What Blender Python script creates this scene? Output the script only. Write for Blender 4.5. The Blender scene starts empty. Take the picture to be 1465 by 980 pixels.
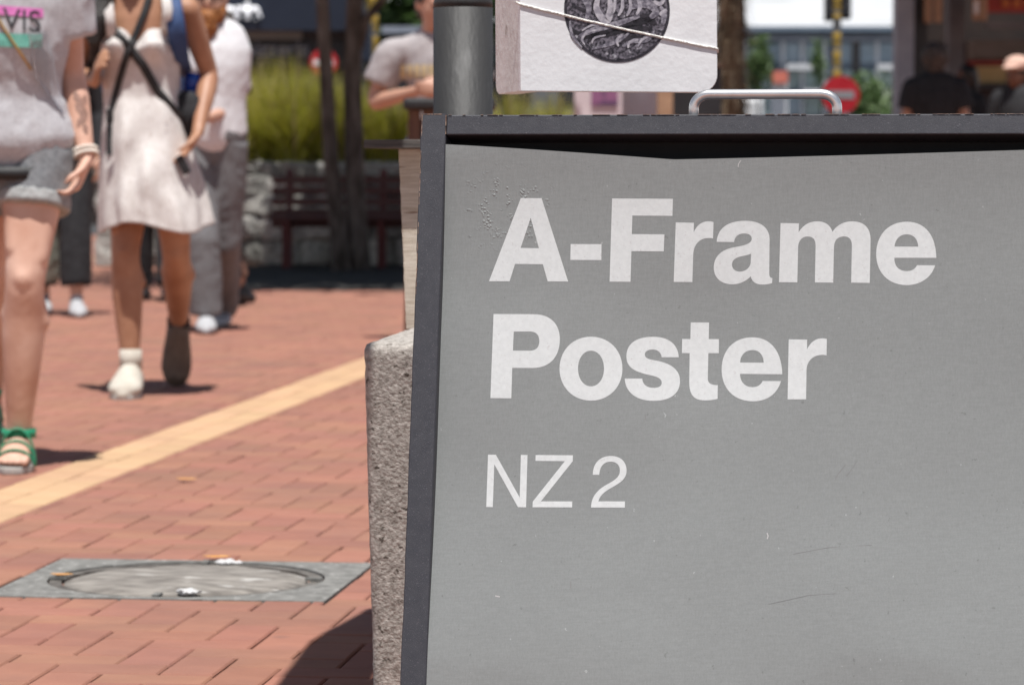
import bpy, bmesh, math, random
from mathutils import Vector, Matrix, noise
import numpy as np

random.seed(7)
sc = bpy.context.scene
col = sc.collection
R = math.radians
PI = math.pi

# ------------------------------------------------------------------ camera
CAM_H = 0.82
FPX = 4600.0                      # focal length in pixels of the 1465 px wide photograph
PITCH = math.atan(254 / FPX)
cam_d = bpy.data.cameras.new("camera")
cam_d.sensor_width = 36.0
cam_d.lens = 36.0 * FPX / 1465.0
cam_d.clip_start = 0.05
cam_d.clip_end = 3000
cam_d.dof.use_dof = True
cam_d.dof.focus_distance = 4.22
cam_d.dof.aperture_fstop = 9.2
cam_d.dof.aperture_blades = 9
cam = bpy.data.objects.new("camera", cam_d)
col.objects.link(cam)
cam.location = (0, 0, CAM_H)
cam.rotation_euler = (PI / 2 - PITCH, 0, 0)
sc.camera = cam

# ------------------------------------------------------------------ sky, sun, exposure
SUN = Vector((0.03, -0.30, 1.0)).normalized()          # direction towards the sun
SUN_EL = math.asin(SUN.z)
world = bpy.data.worlds.new("World")
sc.world = world
world.use_nodes = True
wn = world.node_tree
wn.nodes.clear()
w_out = wn.nodes.new("ShaderNodeOutputWorld")
w_bg = wn.nodes.new("ShaderNodeBackground")
w_sky = wn.nodes.new("ShaderNodeTexSky")
w_sky.sky_type = 'NISHITA'
w_sky.sun_disc = False
w_sky.sun_elevation = SUN_EL
w_sky.sun_rotation = math.atan2(SUN.x, SUN.y)
w_sky.air_density = 1.0
w_sky.dust_density = 1.0
w_sky.ozone_density = 1.0
w_bg.inputs['Strength'].default_value = 0.05
# white summer cloud: sparse overhead, closing up towards the horizon as a cloud deck does
w_tc = wn.nodes.new("ShaderNodeTexCoord")
w_sep = wn.nodes.new("ShaderNodeSeparateXYZ"); wn.links.new(w_tc.outputs['Generated'], w_sep.inputs[0])
w_z = wn.nodes.new("ShaderNodeMath"); w_z.operation = 'MAXIMUM'; w_z.inputs[1].default_value = 0.04; wn.links.new(w_sep.outputs[2], w_z.inputs[0])
w_div = wn.nodes.new("ShaderNodeVectorMath"); w_div.operation = 'DIVIDE'; wn.links.new(w_tc.outputs['Generated'], w_div.inputs[0])
w_cmb = wn.nodes.new("ShaderNodeCombineXYZ")
for k in range(3): wn.links.new(w_z.outputs[0], w_cmb.inputs[k])
wn.links.new(w_cmb.outputs[0], w_div.inputs[1])
w_n = wn.nodes.new("ShaderNodeTexNoise"); w_n.inputs['Scale'].default_value = 1.3; w_n.inputs['Detail'].default_value = 7
wn.links.new(w_div.outputs[0], w_n.inputs['Vector'])
w_h = wn.nodes.new("ShaderNodeMapRange"); w_h.inputs['From Min'].default_value = 0.0; w_h.inputs['From Max'].default_value = 0.28; w_h.inputs['To Min'].default_value = 0.45; w_h.inputs['To Max'].default_value = 0.0
wn.links.new(w_z.outputs[0], w_h.inputs['Value'])
w_a = wn.nodes.new("ShaderNodeMath"); w_a.operation = 'ADD'; wn.links.new(w_n.outputs['Fac'], w_a.inputs[0]); wn.links.new(w_h.outputs[0], w_a.inputs[1])
w_r = wn.nodes.new("ShaderNodeMapRange"); w_r.inputs['From Min'].default_value = 0.60; w_r.inputs['From Max'].default_value = 0.78
wn.links.new(w_a.outputs[0], w_r.inputs['Value'])
w_mix = wn.nodes.new("ShaderNodeMix"); w_mix.data_type = 'RGBA'
wn.links.new(w_r.outputs[0], w_mix.inputs['Factor']); wn.links.new(w_sky.outputs[0], w_mix.inputs['A']); w_mix.inputs['B'].default_value = (17.0, 17.3, 17.9, 1)
wn.links.new(w_mix.outputs['Result'], w_bg.inputs['Color'])
wn.links.new(w_bg.outputs[0], w_out.inputs['Surface'])
sun_d = bpy.data.lights.new("sun", 'SUN')
sun_d.energy = 5.0
sun_d.angle = R(0.53)
sun_d.color = (1.0, 0.975, 0.94)
sun = bpy.data.objects.new("sun", sun_d)
col.objects.link(sun)
sun.rotation_euler = SUN.to_track_quat('Z', 'Y').to_euler()
sc.view_settings.view_transform = 'Standard'
sc.view_settings.look = 'None'
sc.view_settings.exposure = 0.25
sc.view_settings.gamma = 1.0
sc.view_settings.use_curve_mapping = False
sc.cycles.max_bounces = 6
sc.cycles.use_denoising = True

# ------------------------------------------------------------------ helpers
def at(px, py, Y):
    """The place in the street that the photograph's pixel shows at a distance of Y metres."""
    u = (px - 732.5) / FPX
    v = (490 - py) / FPX
    d = Vector((u, math.cos(PITCH) + v * math.sin(PITCH), -math.sin(PITCH) + v * math.cos(PITCH)))
    return Vector((0, 0, CAM_H)) + d * (Y / d.y)

def floor_at(px, Y):
    p = at(px, 500, Y)
    return Vector((p.x, Y, 0.0))

def tag(o, label=None, cat=None, group=None, kind=None):
    if label: o['label'] = label
    if cat: o['category'] = cat
    if group: o['group'] = group
    if kind: o['kind'] = kind
    return o

def empty(name, loc, label=None, cat=None, group=None, rz=0.0):
    o = bpy.data.objects.new(name, None)
    o.empty_display_size = 0.1
    o.location = loc
    o.rotation_euler = (0, 0, rz)
    col.objects.link(o)
    return tag(o, label, cat, group)

class MB:
    def __init__(s):
        s.v = []; s.f = []; s.m = []
    def add(s, vs, fs, mi=0):
        b = len(s.v)
        s.v += [tuple(x) for x in vs]
        s.f += [tuple(b + i for i in f) for f in fs]
        s.m += [mi] * len(fs)
        return s
    def box(s, c, size, M=None, mi=0):
        hx, hy, hz = (x / 2 for x in size)
        vs = [Vector((x, y, z)) for z in (-hz, hz) for y in (-hy, hy) for x in (-hx, hx)]
        if M is not None: vs = [M @ x for x in vs]
        vs = [x + Vector(c) for x in vs]
        return s.add(vs, [(0, 2, 3, 1), (4, 5, 7, 6), (0, 1, 5, 4), (2, 6, 7, 3), (0, 4, 6, 2), (1, 3, 7, 5)], mi)
    def bar(s, a, b, w, h, up=(0, 0, 1), mi=0):
        a = Vector(a); b = Vector(b); d = (b - a)
        L = d.length; d.normalize(); up = Vector(up)
        x = d.cross(up)
        if x.length < 1e-5: x = d.cross(Vector((0, 1, 0)))
        x.normalize(); u = x.cross(d).normalized()
        vs = []
        for e in (a, b):
            for sx, su in ((-1, -1), (1, -1), (1, 1), (-1, 1)):
                vs.append(e + x * (sx * w / 2) + u * (su * h / 2))
        return s.add(vs, [(0, 1, 2, 3), (7, 6, 5, 4), (0, 4, 5, 1), (1, 5, 6, 2), (2, 6, 7, 3), (3, 7, 4, 0)], mi)
    def tube(s, pts, rad, n=12, side=None, mi=0, round_ends=False):
        """A closed tube through pts; rad: one radius or pair (across, along side) per point."""
        pts = [Vector(p) for p in pts]
        k = len(pts)
        if not isinstance(rad, (list, tuple)): rad = [rad] * k
        rad = [(r, r) if not isinstance(r, (list, tuple)) else r for r in rad]
        if round_ends:
            for e in (0, 1):
                if e: pts.reverse(); rad.reverse()
                d = (pts[0] - pts[1]).normalized()
                r0 = rad[0]; rr = min(r0)
                new = [(pts[0] + d * rr * 0.95, (r0[0] * .25, r0[1] * .25)), (pts[0] + d * rr * .7, (r0[0] * .68, r0[1] * .68)), (pts[0] + d * rr * .35, (r0[0] * .92, r0[1] * .92))]
                pts = [q[0] for q in new] + pts; rad = [q[1] for q in new] + rad
                if e: pts.reverse(); rad.reverse()
            k = len(pts)
        vs = []; prev = Vector(side) if side is not None else None
        for i in range(k):
            d = (pts[min(i + 1, k - 1)] - pts[max(i - 1, 0)]).normalized()
            if prev is None:
                prev = d.orthogonal().normalized()
            x = prev - d * prev.dot(d)
            if x.length < 1e-4: x = d.orthogonal()
            x.normalize(); y = d.cross(x)
            if side is None: prev = x
            for j in range(n):
                a = 2 * PI * j / n
                vs.append(pts[i] + x * (rad[i][0] * math.cos(a)) + y * (rad[i][1] * math.sin(a)))
        fs = []
        for i in range(k - 1):
            for j in range(n):
                j2 = (j + 1) % n
                fs.append((i * n + j, i * n + j2, (i + 1) * n + j2, (i + 1) * n + j))
        fs.append(tuple(range(n - 1, -1, -1)))
        fs.append(tuple((k - 1) * n + j for j in range(n)))
        return s.add(vs, fs, mi)
    def ball(s, c, r, n=12, m=8, M=None, mi=0):
        if not isinstance(r, (list, tuple)): r = (r, r, r)
        vs = []
        for i in range(1, m):
            t = PI * i / m
            for j in range(n):
                a = 2 * PI * j / n
                vs.append(Vector((r[0] * math.sin(t) * math.cos(a), r[1] * math.sin(t) * math.sin(a), r[2] * math.cos(t))))
        vs += [Vector((0, 0, r[2])), Vector((0, 0, -r[2]))]
        if M is not None: vs = [M @ v for v in vs]
        vs = [v + Vector(c) for v in vs]
        fs = []
        for i in range(m - 2):
            for j in range(n):
                j2 = (j + 1) % n
                fs.append((i * n + j, (i + 1) * n + j, (i + 1) * n + j2, i * n + j2))
        t = (m - 1) * n
        for j in range(n):
            j2 = (j + 1) % n
            fs.append((t, j, j2)); fs.append((t + 1, (m - 2) * n + j2, (m - 2) * n + j))
        return s.add(vs, fs, mi)
    def prism(s, poly, O, U, V, N, th, mi=0):
        """A flat outline (u, v) extruded from -th to 0 along N."""
        O, U, V, N = (Vector(x) for x in (O, U, V, N))
        k = len(poly)
        vs = [O + U * p[0] + V * p[1] for p in poly] + [O + U * p[0] + V * p[1] - N * th for p in poly]
        fs = [tuple(range(k)), tuple(range(2 * k - 1, k - 1, -1))]
        fs += [(i, k + i, k + (i + 1) % k, (i + 1) % k) for i in range(k)]
        return s.add(vs, fs, mi)
    def mesh(s, name, mats, smooth=False):
        me = bpy.data.meshes.new(name)
        me.from_pydata(s.v, [], s.f)
        mats = mats if isinstance(mats, (list, tuple)) else [mats]
        for m in mats: me.materials.append(m)
        if len(mats) > 1: me.polygons.foreach_set('material_index', s.m)
        if smooth: me.polygons.foreach_set('use_smooth', [True] * len(s.f))
        me.validate()
        bm = bmesh.new(); bm.from_mesh(me)
        bmesh.ops.recalc_face_normals(bm, faces=bm.faces)
        bm.to_mesh(me); bm.free()
        me.update()
        return me
    def build(s, name, mats, parent=None, smooth=False, bevel=0.0):
        return link(name, s.mesh(name, mats, smooth), parent, bevel)

def place(o, loc, parent=None):
    o.location = loc
    if parent is not None: o.parent = parent
    return o

def link(name, me, parent=None, bevel=0.0):
    o = bpy.data.objects.new(name, me)
    col.objects.link(o)
    if parent is not None:
        o.parent = parent
        # vertices are given in world space: undo the chain of parents
        o.matrix_parent_inverse = full(parent).inverted()
    if bevel:
        b = o.modifiers.new("bevel", 'BEVEL'); b.width = bevel; b.segments = 2; b.limit_method = 'ANGLE'
    return o

def full(o):
    M = Matrix()
    while o is not None:
        M = (o.matrix_parent_inverse @ o.matrix_basis if o.parent is not None else o.matrix_basis) @ M
        o = o.parent
    return M

def melt(mb, name, mats, voxel, parent=None, smooth=5, folds=0.0, fold_size=0.12, subd=0, post=None):
    """All the solids of mb fused into one continuous surface."""
    me = bpy.data.meshes.new("tmp"); me.from_pydata(mb.v, [], mb.f)
    bm = bmesh.new(); bm.from_mesh(me); bmesh.ops.recalc_face_normals(bm, faces=bm.faces); bm.to_mesh(me); bm.free()
    t = bpy.data.objects.new("tmp", me); col.objects.link(t)
    r = t.modifiers.new("r", 'REMESH'); r.mode = 'VOXEL'; r.voxel_size = voxel; r.use_smooth_shade = True
    if smooth:
        sm = t.modifiers.new("s", 'SMOOTH'); sm.factor = 0.5; sm.iterations = smooth
    dg = bpy.context.evaluated_depsgraph_get()
    out = bpy.data.meshes.new_from_object(t.evaluated_get(dg), depsgraph=dg)
    out.name = name
    bpy.data.objects.remove(t); bpy.data.meshes.remove(me)
    if folds:
        off = Vector((random.random() * 9, random.random() * 9, random.random() * 9))
        nn = [v.normal.copy() for v in out.vertices]
        for v, n in zip(out.vertices, nn):
            p = v.co
            a = noise.noise(Vector((p.x / fold_size, p.y / fold_size, p.z / fold_size * 0.55)) + off)
            b = noise.noise(Vector((p.x, p.y, p.z * .7)) / (fold_size * .42) + off)
            v.co = p + n * folds * (a * 0.8 + (0.45 - abs(b)) * 0.75)
    if post: post(out)
    out.materials.clear()
    for m in (mats if isinstance(mats, (list, tuple)) else [mats]): out.materials.append(m)
    out.polygons.foreach_set('use_smooth', [True] * len(out.polygons))
    out.update()
    return link(name, out, parent) if parent is not None else link(name, out)

def text_mesh(s, size, bold=0.0):
    c = bpy.data.curves.new("tmp", 'FONT'); c.body = s; c.offset = bold; c.size = size; c.extrude = 0.0
    o = bpy.data.objects.new("tmp", c); col.objects.link(o)
    dg = bpy.context.evaluated_depsgraph_get()
    me = bpy.data.meshes.new_from_object(o.evaluated_get(dg), depsgraph=dg)
    bpy.data.objects.remove(o)
    return me

# ------------------------------------------------------------------ materials
def mat(name, c1, c2=None, scale=8.0, rough=0.7, bump=0.0, bscale=60.0, metal=0.0, detail=6.0, stretch=(1, 1, 1), lo=0.35, hi=0.65,
        per_piece=0.0, spec=0.5, c3=None, s3=40.0, t3=0.62, w3=0.05, bdist=0.01, trans=0.0, stains=False):
    m = bpy.data.materials.new(name); m.use_nodes = True
    nt = m.node_tree; N = nt.nodes; L = nt.links
    b = N['Principled BSDF']
    b.inputs['Roughness'].default_value = rough
    b.inputs['Metallic'].default_value = metal
    b.inputs['Specular IOR Level'].default_value = spec
    if trans: b.inputs['Transmission Weight'].default_value = trans
    tc = N.new('ShaderNodeTexCoord'); mp = N.new('ShaderNodeMapping')
    mp.inputs['Scale'].default_value = stretch
    L.new(tc.outputs['Object'], mp.inputs['Vector'])
    vec = mp.outputs['Vector']
    colr = None
    if c2 is not None:
        n1 = N.new('ShaderNodeTexNoise'); n1.inputs['Scale'].default_value = scale; n1.inputs['Detail'].default_value = detail
        L.new(vec, n1.inputs['Vector'])
        rp = N.new('ShaderNodeValToRGB')
        rp.color_ramp.elements[0].position = lo; rp.color_ramp.elements[0].color = (*c1, 1)
        rp.color_ramp.elements[1].position = hi; rp.color_ramp.elements[1].color = (*c2, 1)
        L.new(n1.outputs['Fac'], rp.inputs['Fac']); colr = rp.outputs['Color']
    if c3 is not None:
        n3 = N.new('ShaderNodeTexNoise'); n3.inputs['Scale'].default_value = s3; n3.inputs['Detail'].default_value = 4
        L.new(vec, n3.inputs['Vector'])
        r3 = N.new('ShaderNodeMapRange'); r3.inputs['From Min'].default_value = t3; r3.inputs['From Max'].default_value = t3 + w3
        L.new(n3.outputs['Fac'], r3.inputs['Value'])
        mx = N.new('ShaderNodeMix'); mx.data_type = 'RGBA'
        if colr is not None: L.new(colr, mx.inputs['A'])
        else: mx.inputs['A'].default_value = (*c1, 1)
        mx.inputs['B'].default_value = (*c3, 1)
        L.new(r3.outputs['Result'], mx.inputs['Factor']); colr = mx.outputs['Result']
    if per_piece:
        oi = N.new('ShaderNodeObjectInfo'); ge = N.new('ShaderNodeNewGeometry')
        ad = N.new('ShaderNodeMath'); ad.operation = 'ADD'
        L.new(oi.outputs['Random'], ad.inputs[0]); L.new(ge.outputs['Random Per Island'], ad.inputs[1])
        fr = N.new('ShaderNodeMath'); fr.operation = 'FRACT'; L.new(ad.outputs[0], fr.inputs[0])
        mr = N.new('ShaderNodeMapRange'); mr.inputs['To Min'].default_value = 1 - per_piece; mr.inputs['To Max'].default_value = 1 + per_piece
        L.new(fr.outputs[0], mr.inputs['Value'])
        f2 = N.new('ShaderNodeMath'); f2.operation = 'MULTIPLY'; f2.inputs[1].default_value = 7.31; L.new(fr.outputs[0], f2.inputs[0])
        f3 = N.new('ShaderNodeMath'); f3.operation = 'FRACT'; L.new(f2.outputs[0], f3.inputs[0])
        hm = N.new('ShaderNodeMapRange'); hm.inputs['To Min'].default_value = 0.5 - per_piece * .07; hm.inputs['To Max'].default_value = 0.5 + per_piece * .07
        L.new(f3.outputs[0], hm.inputs['Value'])
        hs = N.new('ShaderNodeHueSaturation')
        L.new(mr.outputs[0], hs.inputs['Value']); L.new(hm.outputs[0], hs.inputs['Hue'])
        if colr is not None: L.new(colr, hs.inputs['Color'])
        else: hs.inputs['Color'].default_value = (*c1, 1)
        colr = hs.outputs['Color']
    if stains:                                    # gum spots and walked-in dirt, placed across the whole paving
        g2 = N.new('ShaderNodeNewGeometry')
        vo = N.new('ShaderNodeTexVoronoi'); vo.inputs['Scale'].default_value = 3.1; L.new(g2.outputs['Position'], vo.inputs['Vector'])
        sp1 = N.new('ShaderNodeMapRange'); sp1.inputs['From Min'].default_value = .035; sp1.inputs['From Max'].default_value = .075; sp1.inputs['To Min'].default_value = .55; sp1.inputs['To Max'].default_value = 0.0
        L.new(vo.outputs['Distance'], sp1.inputs['Value'])
        nl = N.new('ShaderNodeTexNoise'); nl.inputs['Scale'].default_value = 2.3; nl.inputs['Detail'].default_value = 6; L.new(g2.outputs['Position'], nl.inputs['Vector'])
        dl = N.new('ShaderNodeMapRange'); dl.inputs['From Min'].default_value = .45; dl.inputs['From Max'].default_value = .75; dl.inputs['To Max'].default_value = .38
        L.new(nl.outputs['Fac'], dl.inputs['Value'])
        mxx = N.new('ShaderNodeMath'); mxx.operation = 'MAXIMUM'; L.new(sp1.outputs[0], mxx.inputs[0]); L.new(dl.outputs[0], mxx.inputs[1])
        ms = N.new('ShaderNodeMix'); ms.data_type = 'RGBA'; L.new(mxx.outputs[0], ms.inputs['Factor']); L.new(colr, ms.inputs['A']); ms.inputs['B'].default_value = (.15, .09, .075, 1)
        colr = ms.outputs['Result']
    if colr is not None: L.new(colr, b.inputs['Base Color'])
    else: b.inputs['Base Color'].default_value = (*c1, 1)
    if bump:
        n2 = N.new('ShaderNodeTexNoise'); n2.inputs['Scale'].default_value = bscale; n2.inputs['Detail'].default_value = 5
        L.new(vec, n2.inputs['Vector'])
        bp = N.new('ShaderNodeBump'); bp.inputs['Strength'].default_value = bump; bp.inputs['Distance'].default_value = bdist
        L.new(n2.outputs['Fac'], bp.inputs['Height']); L.new(bp.outputs['Normal'], b.inputs['Normal'])
    return m

def leaf_mat(name, c1, c2, trans=0.35):
    m = bpy.data.materials.new(name); m.use_nodes = True
    nt = m.node_tree; N = nt.nodes; L = nt.links; N.clear()
    out = N.new('ShaderNodeOutputMaterial')
    ge = N.new('ShaderNodeNewGeometry')
    rp = N.new('ShaderNodeValToRGB'); rp.color_ramp.elements[0].color = (*c1, 1); rp.color_ramp.elements[1].color = (*c2, 1)
    L.new(ge.outputs['Random Per Island'], rp.inputs['Fac'])
    d = N.new('ShaderNodeBsdfPrincipled'); d.inputs['Roughness'].default_value = 0.5
    t = N.new('ShaderNodeBsdfTranslucent')
    L.new(rp.outputs['Color'], d.inputs['Base Color']); L.new(rp.outputs['Color'], t.inputs['Color'])
    mx = N.new('ShaderNodeMixShader'); mx.inputs[0].default_value = trans
    L.new(d.outputs[0], mx.inputs[1]); L.new(t.outputs[0], mx.inputs[2]); L.new(mx.outputs[0], out.inputs['Surface'])
    return m

M = {}
M['paver'] = mat('red_paver', (.29, .128, .086), (.33, .150, .100), 9, .85, .3, 160, per_piece=.09, c3=(.25, .115, .084), s3=5, t3=.58, w3=.2, bdist=.004, stains=True)
M['yellow_paver'] = mat('yellow_paver', (.485, .305, .175), (.53, .335, .195), 9, .85, .3, 160, per_piece=.07, bdist=.004)
M['bed'] = mat('joint_sand', (.19, .105, .08), (.26, .145, .11), 12, .95)
M['far_paving'] = mat('far_paving', (.28, .125, .085), (.305, .14, .096), 1.2, .9, .2, 40)
M['concrete'] = mat('rough_concrete', (.25, .225, .20), (.48, .445, .405), 120, .93, .7, 210, detail=6, lo=.34, hi=.66, c3=(.10, .085, .07), s3=110, t3=.625, w3=.05, bdist=.0035)
M['frame'] = mat('dark_powder_coat', (.030, .032, .041), (.039, .041, .050), 70, .55, .3, 1100, c3=(.085, .085, .10), s3=600, t3=.60, w3=.1, bdist=.002)
M['rust'] = mat('rusty_edge', (.12, .06, .04), (.30, .22, .17), 180, .85)
M['black'] = mat('black_backing', (.006, .006, .006), (.009, .009, .009), 30, .8)
M['letter'] = mat('white_vinyl', (.545, .575, .575), (.59, .62, .62), 160, .55, .12, 300, bdist=.001, c3=(.50, .51, .51), s3=330, t3=.63, w3=.06)
M['steel'] = mat('brushed_steel', (.66, .66, .66), (.74, .74, .73), 60, .34, 0, 200, metal=.85)
M['pole'] = mat('grey_painted_pole', (.022, .022, .022), (.031, .031, .0315), 12, .6, .12, 140, stretch=(1, 1, .35), c3=(.07, .07, .07), s3=30, t3=.63, w3=.12)
M['white_board'] = mat('worn_white_paint', (.78, .79, .80), (.83, .84, .85), 14, .6, .22, 90, c3=(.50, .46, .42), s3=34, t3=.73, w3=.07, bdist=.003)
M['board_edge'] = mat('worn_white_edge', (.72, .71, .69), (.80, .79, .775), 20, .7, .35, 120, c3=(.24, .19, .15), s3=30, t3=.68, w3=.06, stretch=(1, 1, .5), bdist=.004)
M['string'] = mat('white_string', (.74, .72, .68), (.82, .80, .76), 80, .8, .6, 300)
M['timber_white'] = mat('weathered_white_timber', (.50, .43, .34), (.66, .60, .51), 10, .85, .55, 60, stretch=(2, 2, 26), c3=(.22, .13, .08), s3=7, t3=.63, w3=.08, bdist=.004)
M['timber_dark'] = mat('dark_grey_timber', (.055, .05, .047), (.15, .135, .12), 6, .8, .5, 50, stretch=(1, 8, 30), bdist=.003)
M['timber_brown'] = mat('brown_timber', (.10, .052, .035), (.16, .085, .055), 6, .75, .3, 50, stretch=(8, 8, 1))
M['plastic_black'] = mat('black_plastic', (.012, .012, .013), (.02, .02, .021), 30, .5)
M['cast'] = mat('cover_infill', (.14, .125, .11), (.29, .265, .235), 24, .92, .9, 70, c3=(.48, .46, .43), s3=17, t3=.60, w3=.08, stretch=(.6, 1.3, 1), bdist=.004)
M['cast_ring'] = mat('iron_ring', (.075, .066, .058), (.19, .175, .155), 22, .7, .3, 80, metal=.2)
M['surround'] = mat('concrete_surround', (.135, .132, .122), (.225, .22, .205), 30, .93, .5, 120, c3=(.42, .41, .39), s3=60, t3=.62, w3=.08, bdist=.004)
M['bark'] = mat('grey_bark', (.05, .038, .03), (.17, .145, .125), 14, .92, .9, 26, stretch=(1, 1, .3), bdist=.03)
M['palm_bark'] = mat('shaggy_palm_bark', (.12, .085, .05), (.34, .26, .17), 10, .95, .9, 22, stretch=(1, 1, .2), bdist=.04)
M['stone'] = mat('schist_stone', (.20, .195, .175), (.46, .45, .41), 7, .9, .7, 24, per_piece=.4, c3=(.52, .50, .45), s3=12, t3=.60, w3=.1, bdist=.03)
M['asphalt'] = mat('asphalt', (.045, .045, .047), (.065, .065, .067), 3, .9, .2, 60)
M['mortar'] = mat('dark_mortar', (.05, .045, .04), (.10, .09, .08), 9, .95)
M['bench'] = mat('dark_red_bench', (.055, .018, .015), (.11, .035, .028), 8, .5, .2, 40, stretch=(1, 8, 8))
M['bench_iron'] = mat('red_bench_iron', (.075, .010, .010), (.11, .014, .013), 8, .45)
M['soil'] = mat('soil', (.045, .03, .02), (.08, .055, .035), 9, .95)
M['tussock'] = leaf_mat('tussock_blades', (.27, .30, .026), (.56, .52, .085), .4)
M['tussock_dry'] = leaf_mat('dry_blades', (.42, .33, .15), (.50, .42, .22), .35)
M['leaf'] = leaf_mat('tree_leaves', (.035, .075, .02), (.10, .17, .045), .4)
M['leaf_light'] = leaf_mat('shrub_leaves', (.07, .13, .04), (.19, .27, .11), .4)
M['leaf_dry'] = mat('fallen_leaf', (.55, .24, .06), (.68, .36, .12), 30, .7)
M['petal'] = mat('flower_petals', (.5, .05, .09), (.65, .12, .2), 30, .6)
M['litter_white'] = mat('paper_white', (.50, .49, .48), (.62, .62, .62), 30, .8)

# ------------------------------------------------------------------ ground and paving
PYAW = R(6.8)
PE = Vector((math.cos(PYAW), -math.sin(PYAW), 0))      # along the paving rows
PD = Vector((math.sin(PYAW), math.cos(PYAW), 0))       # away down the street
def pw(e, d, z=0.0): return PE * e + PD * d + Vector((0, 0, z))
def pe(p): return p.dot(PE), p.dot(PD)

g = MB(); S = 600
g.add([(-S, -S, -.03), (S, -S, -.03), (S, S, -.03), (-S, S, -.03)], [(0, 1, 2, 3)])
tag(g.build('ground', M['far_paving']), kind='structure')
rd = MB(); rd.add([(-300, 39, -.026), (300, 39, -.026), (300, 500, -.026), (-300, 500, -.026)], [(0, 1, 2, 3)])
tag(rd.build('road', M['asphalt']), kind='structure')

PW = 0.0925
GAP = 0.0038
b0 = pe(floor_at(300, 3772 / (591 - 236)))
b1 = pe(floor_at(300, 3772 / (628 - 236)))
BAND = (b0[0], b1[0])
BW = (BAND[1] - BAND[0]) / 2
mh_l = pe(floor_at(22, 3772 / (830 - 236))); mh_r = pe(floor_at(508, 3772 / (830 - 236)))
mh_f = 3772 / (856 - 236); mh_b = 3772 / (804 - 236)
mhc = pe(floor_at(265, 3772 / (830 - 236)))
MH = (mh_l[0], mh_r[0], mhc[1] - .30, mhc[1] + .30)
CROSS = [(23.4, 23.6), (28.4, 28.6)]

def subtract(r, h):
    x0, x1, y0, y1 = r; a0, a1, c0, c1 = h
    if x1 <= a0 or x0 >= a1 or y1 <= c0 or y0 >= c1: return [r]
    out = []
    if x0 < a0: out.append((x0, a0, y0, y1))
    if x1 > a1: out.append((a1, x1, y0, y1))
    m0, m1 = max(x0, a0), min(x1, a1)
    if y0 < c0: out.append((m0, m1, y0, c0))
    if y1 > c1: out.append((m0, m1, c1, y1))
    return out

def in_wedge(e, d):
    p = pw(e, d)
    return abs(p.x) < p.y * 0.17 + 2.2

HOLES = [(BAND[0], BAND[1], -10, 60), MH] + [(-20, 20, c0, c1) for c0, c1 in CROSS]
rects = []
ex0, dy0 = mhc[0] + .031, mhc[1] + .3
for yy in range(-32, 262):
    for xx in range(-70, 70):
        k = (xx + yy) % 4
        e0, d0 = ex0 + xx * PW, dy0 + yy * PW
        if d0 < 3.4 or d0 > 27: continue
        if k == 0: r = (e0, e0 + 2 * PW, d0, d0 + PW)
        elif k == 2: r = (e0, e0 + PW, d0, d0 + 2 * PW)
        else: continue
        if not in_wedge(e0, d0): continue
        rs = [r]
        for h in HOLES: rs = [q for t in rs for q in subtract(t, h)]
        for q in rs:
            if q[1] - q[0] > .018 and q[3] - q[2] > .018: rects.append((q, 0))
for row in (0, 1):
    d = 3.4 + row * PW
    while d < 27:
        rects.append(((BAND[0] + row * BW, BAND[0] + (row + 1) * BW, d, d + 2 * PW), 1)); d += 2 * PW
for c0, c1 in CROSS[:1]:
    for row in (0, 1):
        e = -6.0 + row * PW
        while e < 6.5:
            if not (BAND[0] - 2 * PW < e < BAND[1]): rects.append(((e, e + 2 * PW, c0 + row * .1, c0 + row * .1 + .1), 1))
            e += 2 * PW

def img(p):
    d = p - Vector((0, 0, CAM_H))
    z = d.y * math.cos(PITCH) - d.z * math.sin(PITCH)
    return 732.5 + FPX * d.x / z, 490 - FPX * (d.y * math.sin(PITCH) + d.z * math.cos(PITCH)) / z

def seen(q):
    x, y = img(pw((q[0] + q[1]) / 2, (q[2] + q[3]) / 2))
    return -40 < x < 540 and y < 1000

pav = MB(); pav.add([pw(-9, 2, -.010), pw(9, 2, -.010), pw(9, 27.2, -.010), pw(-9, 27.2, -.010)], [(0, 1, 2, 3)])
pavement = pav.build('pavement', M['bed'])
tag(pavement, kind='structure')

brick_cache = {}
def brick_mesh(w, l, yel):
    key = (round(w, 3), round(l, 3), yel)
    if key not in brick_cache:
        mb = MB(); a, b = w / 2 - GAP / 2, l / 2 - GAP / 2; c = .003
        mb.add([(-a, -b, -.03), (a, -b, -.03), (a, b, -.03), (-a, b, -.03), (-a, -b, -c), (a, -b, -c), (a, b, -c), (-a, b, -c),
                (-a + c, -b + c, 0), (a - c, -b + c, 0), (a - c, b - c, 0), (-a + c, b - c, 0)],
               [(0, 1, 5, 4), (1, 2, 6, 5), (2, 3, 7, 6), (3, 0, 4, 7), (4, 5, 9, 8), (5, 6, 10, 9), (6, 7, 11, 10), (7, 4, 8, 11), (8, 9, 10, 11)])
        brick_cache[key] = mb.mesh('brick', M['yellow_paver'] if yel else M['paver'])
    return brick_cache[key]

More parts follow.
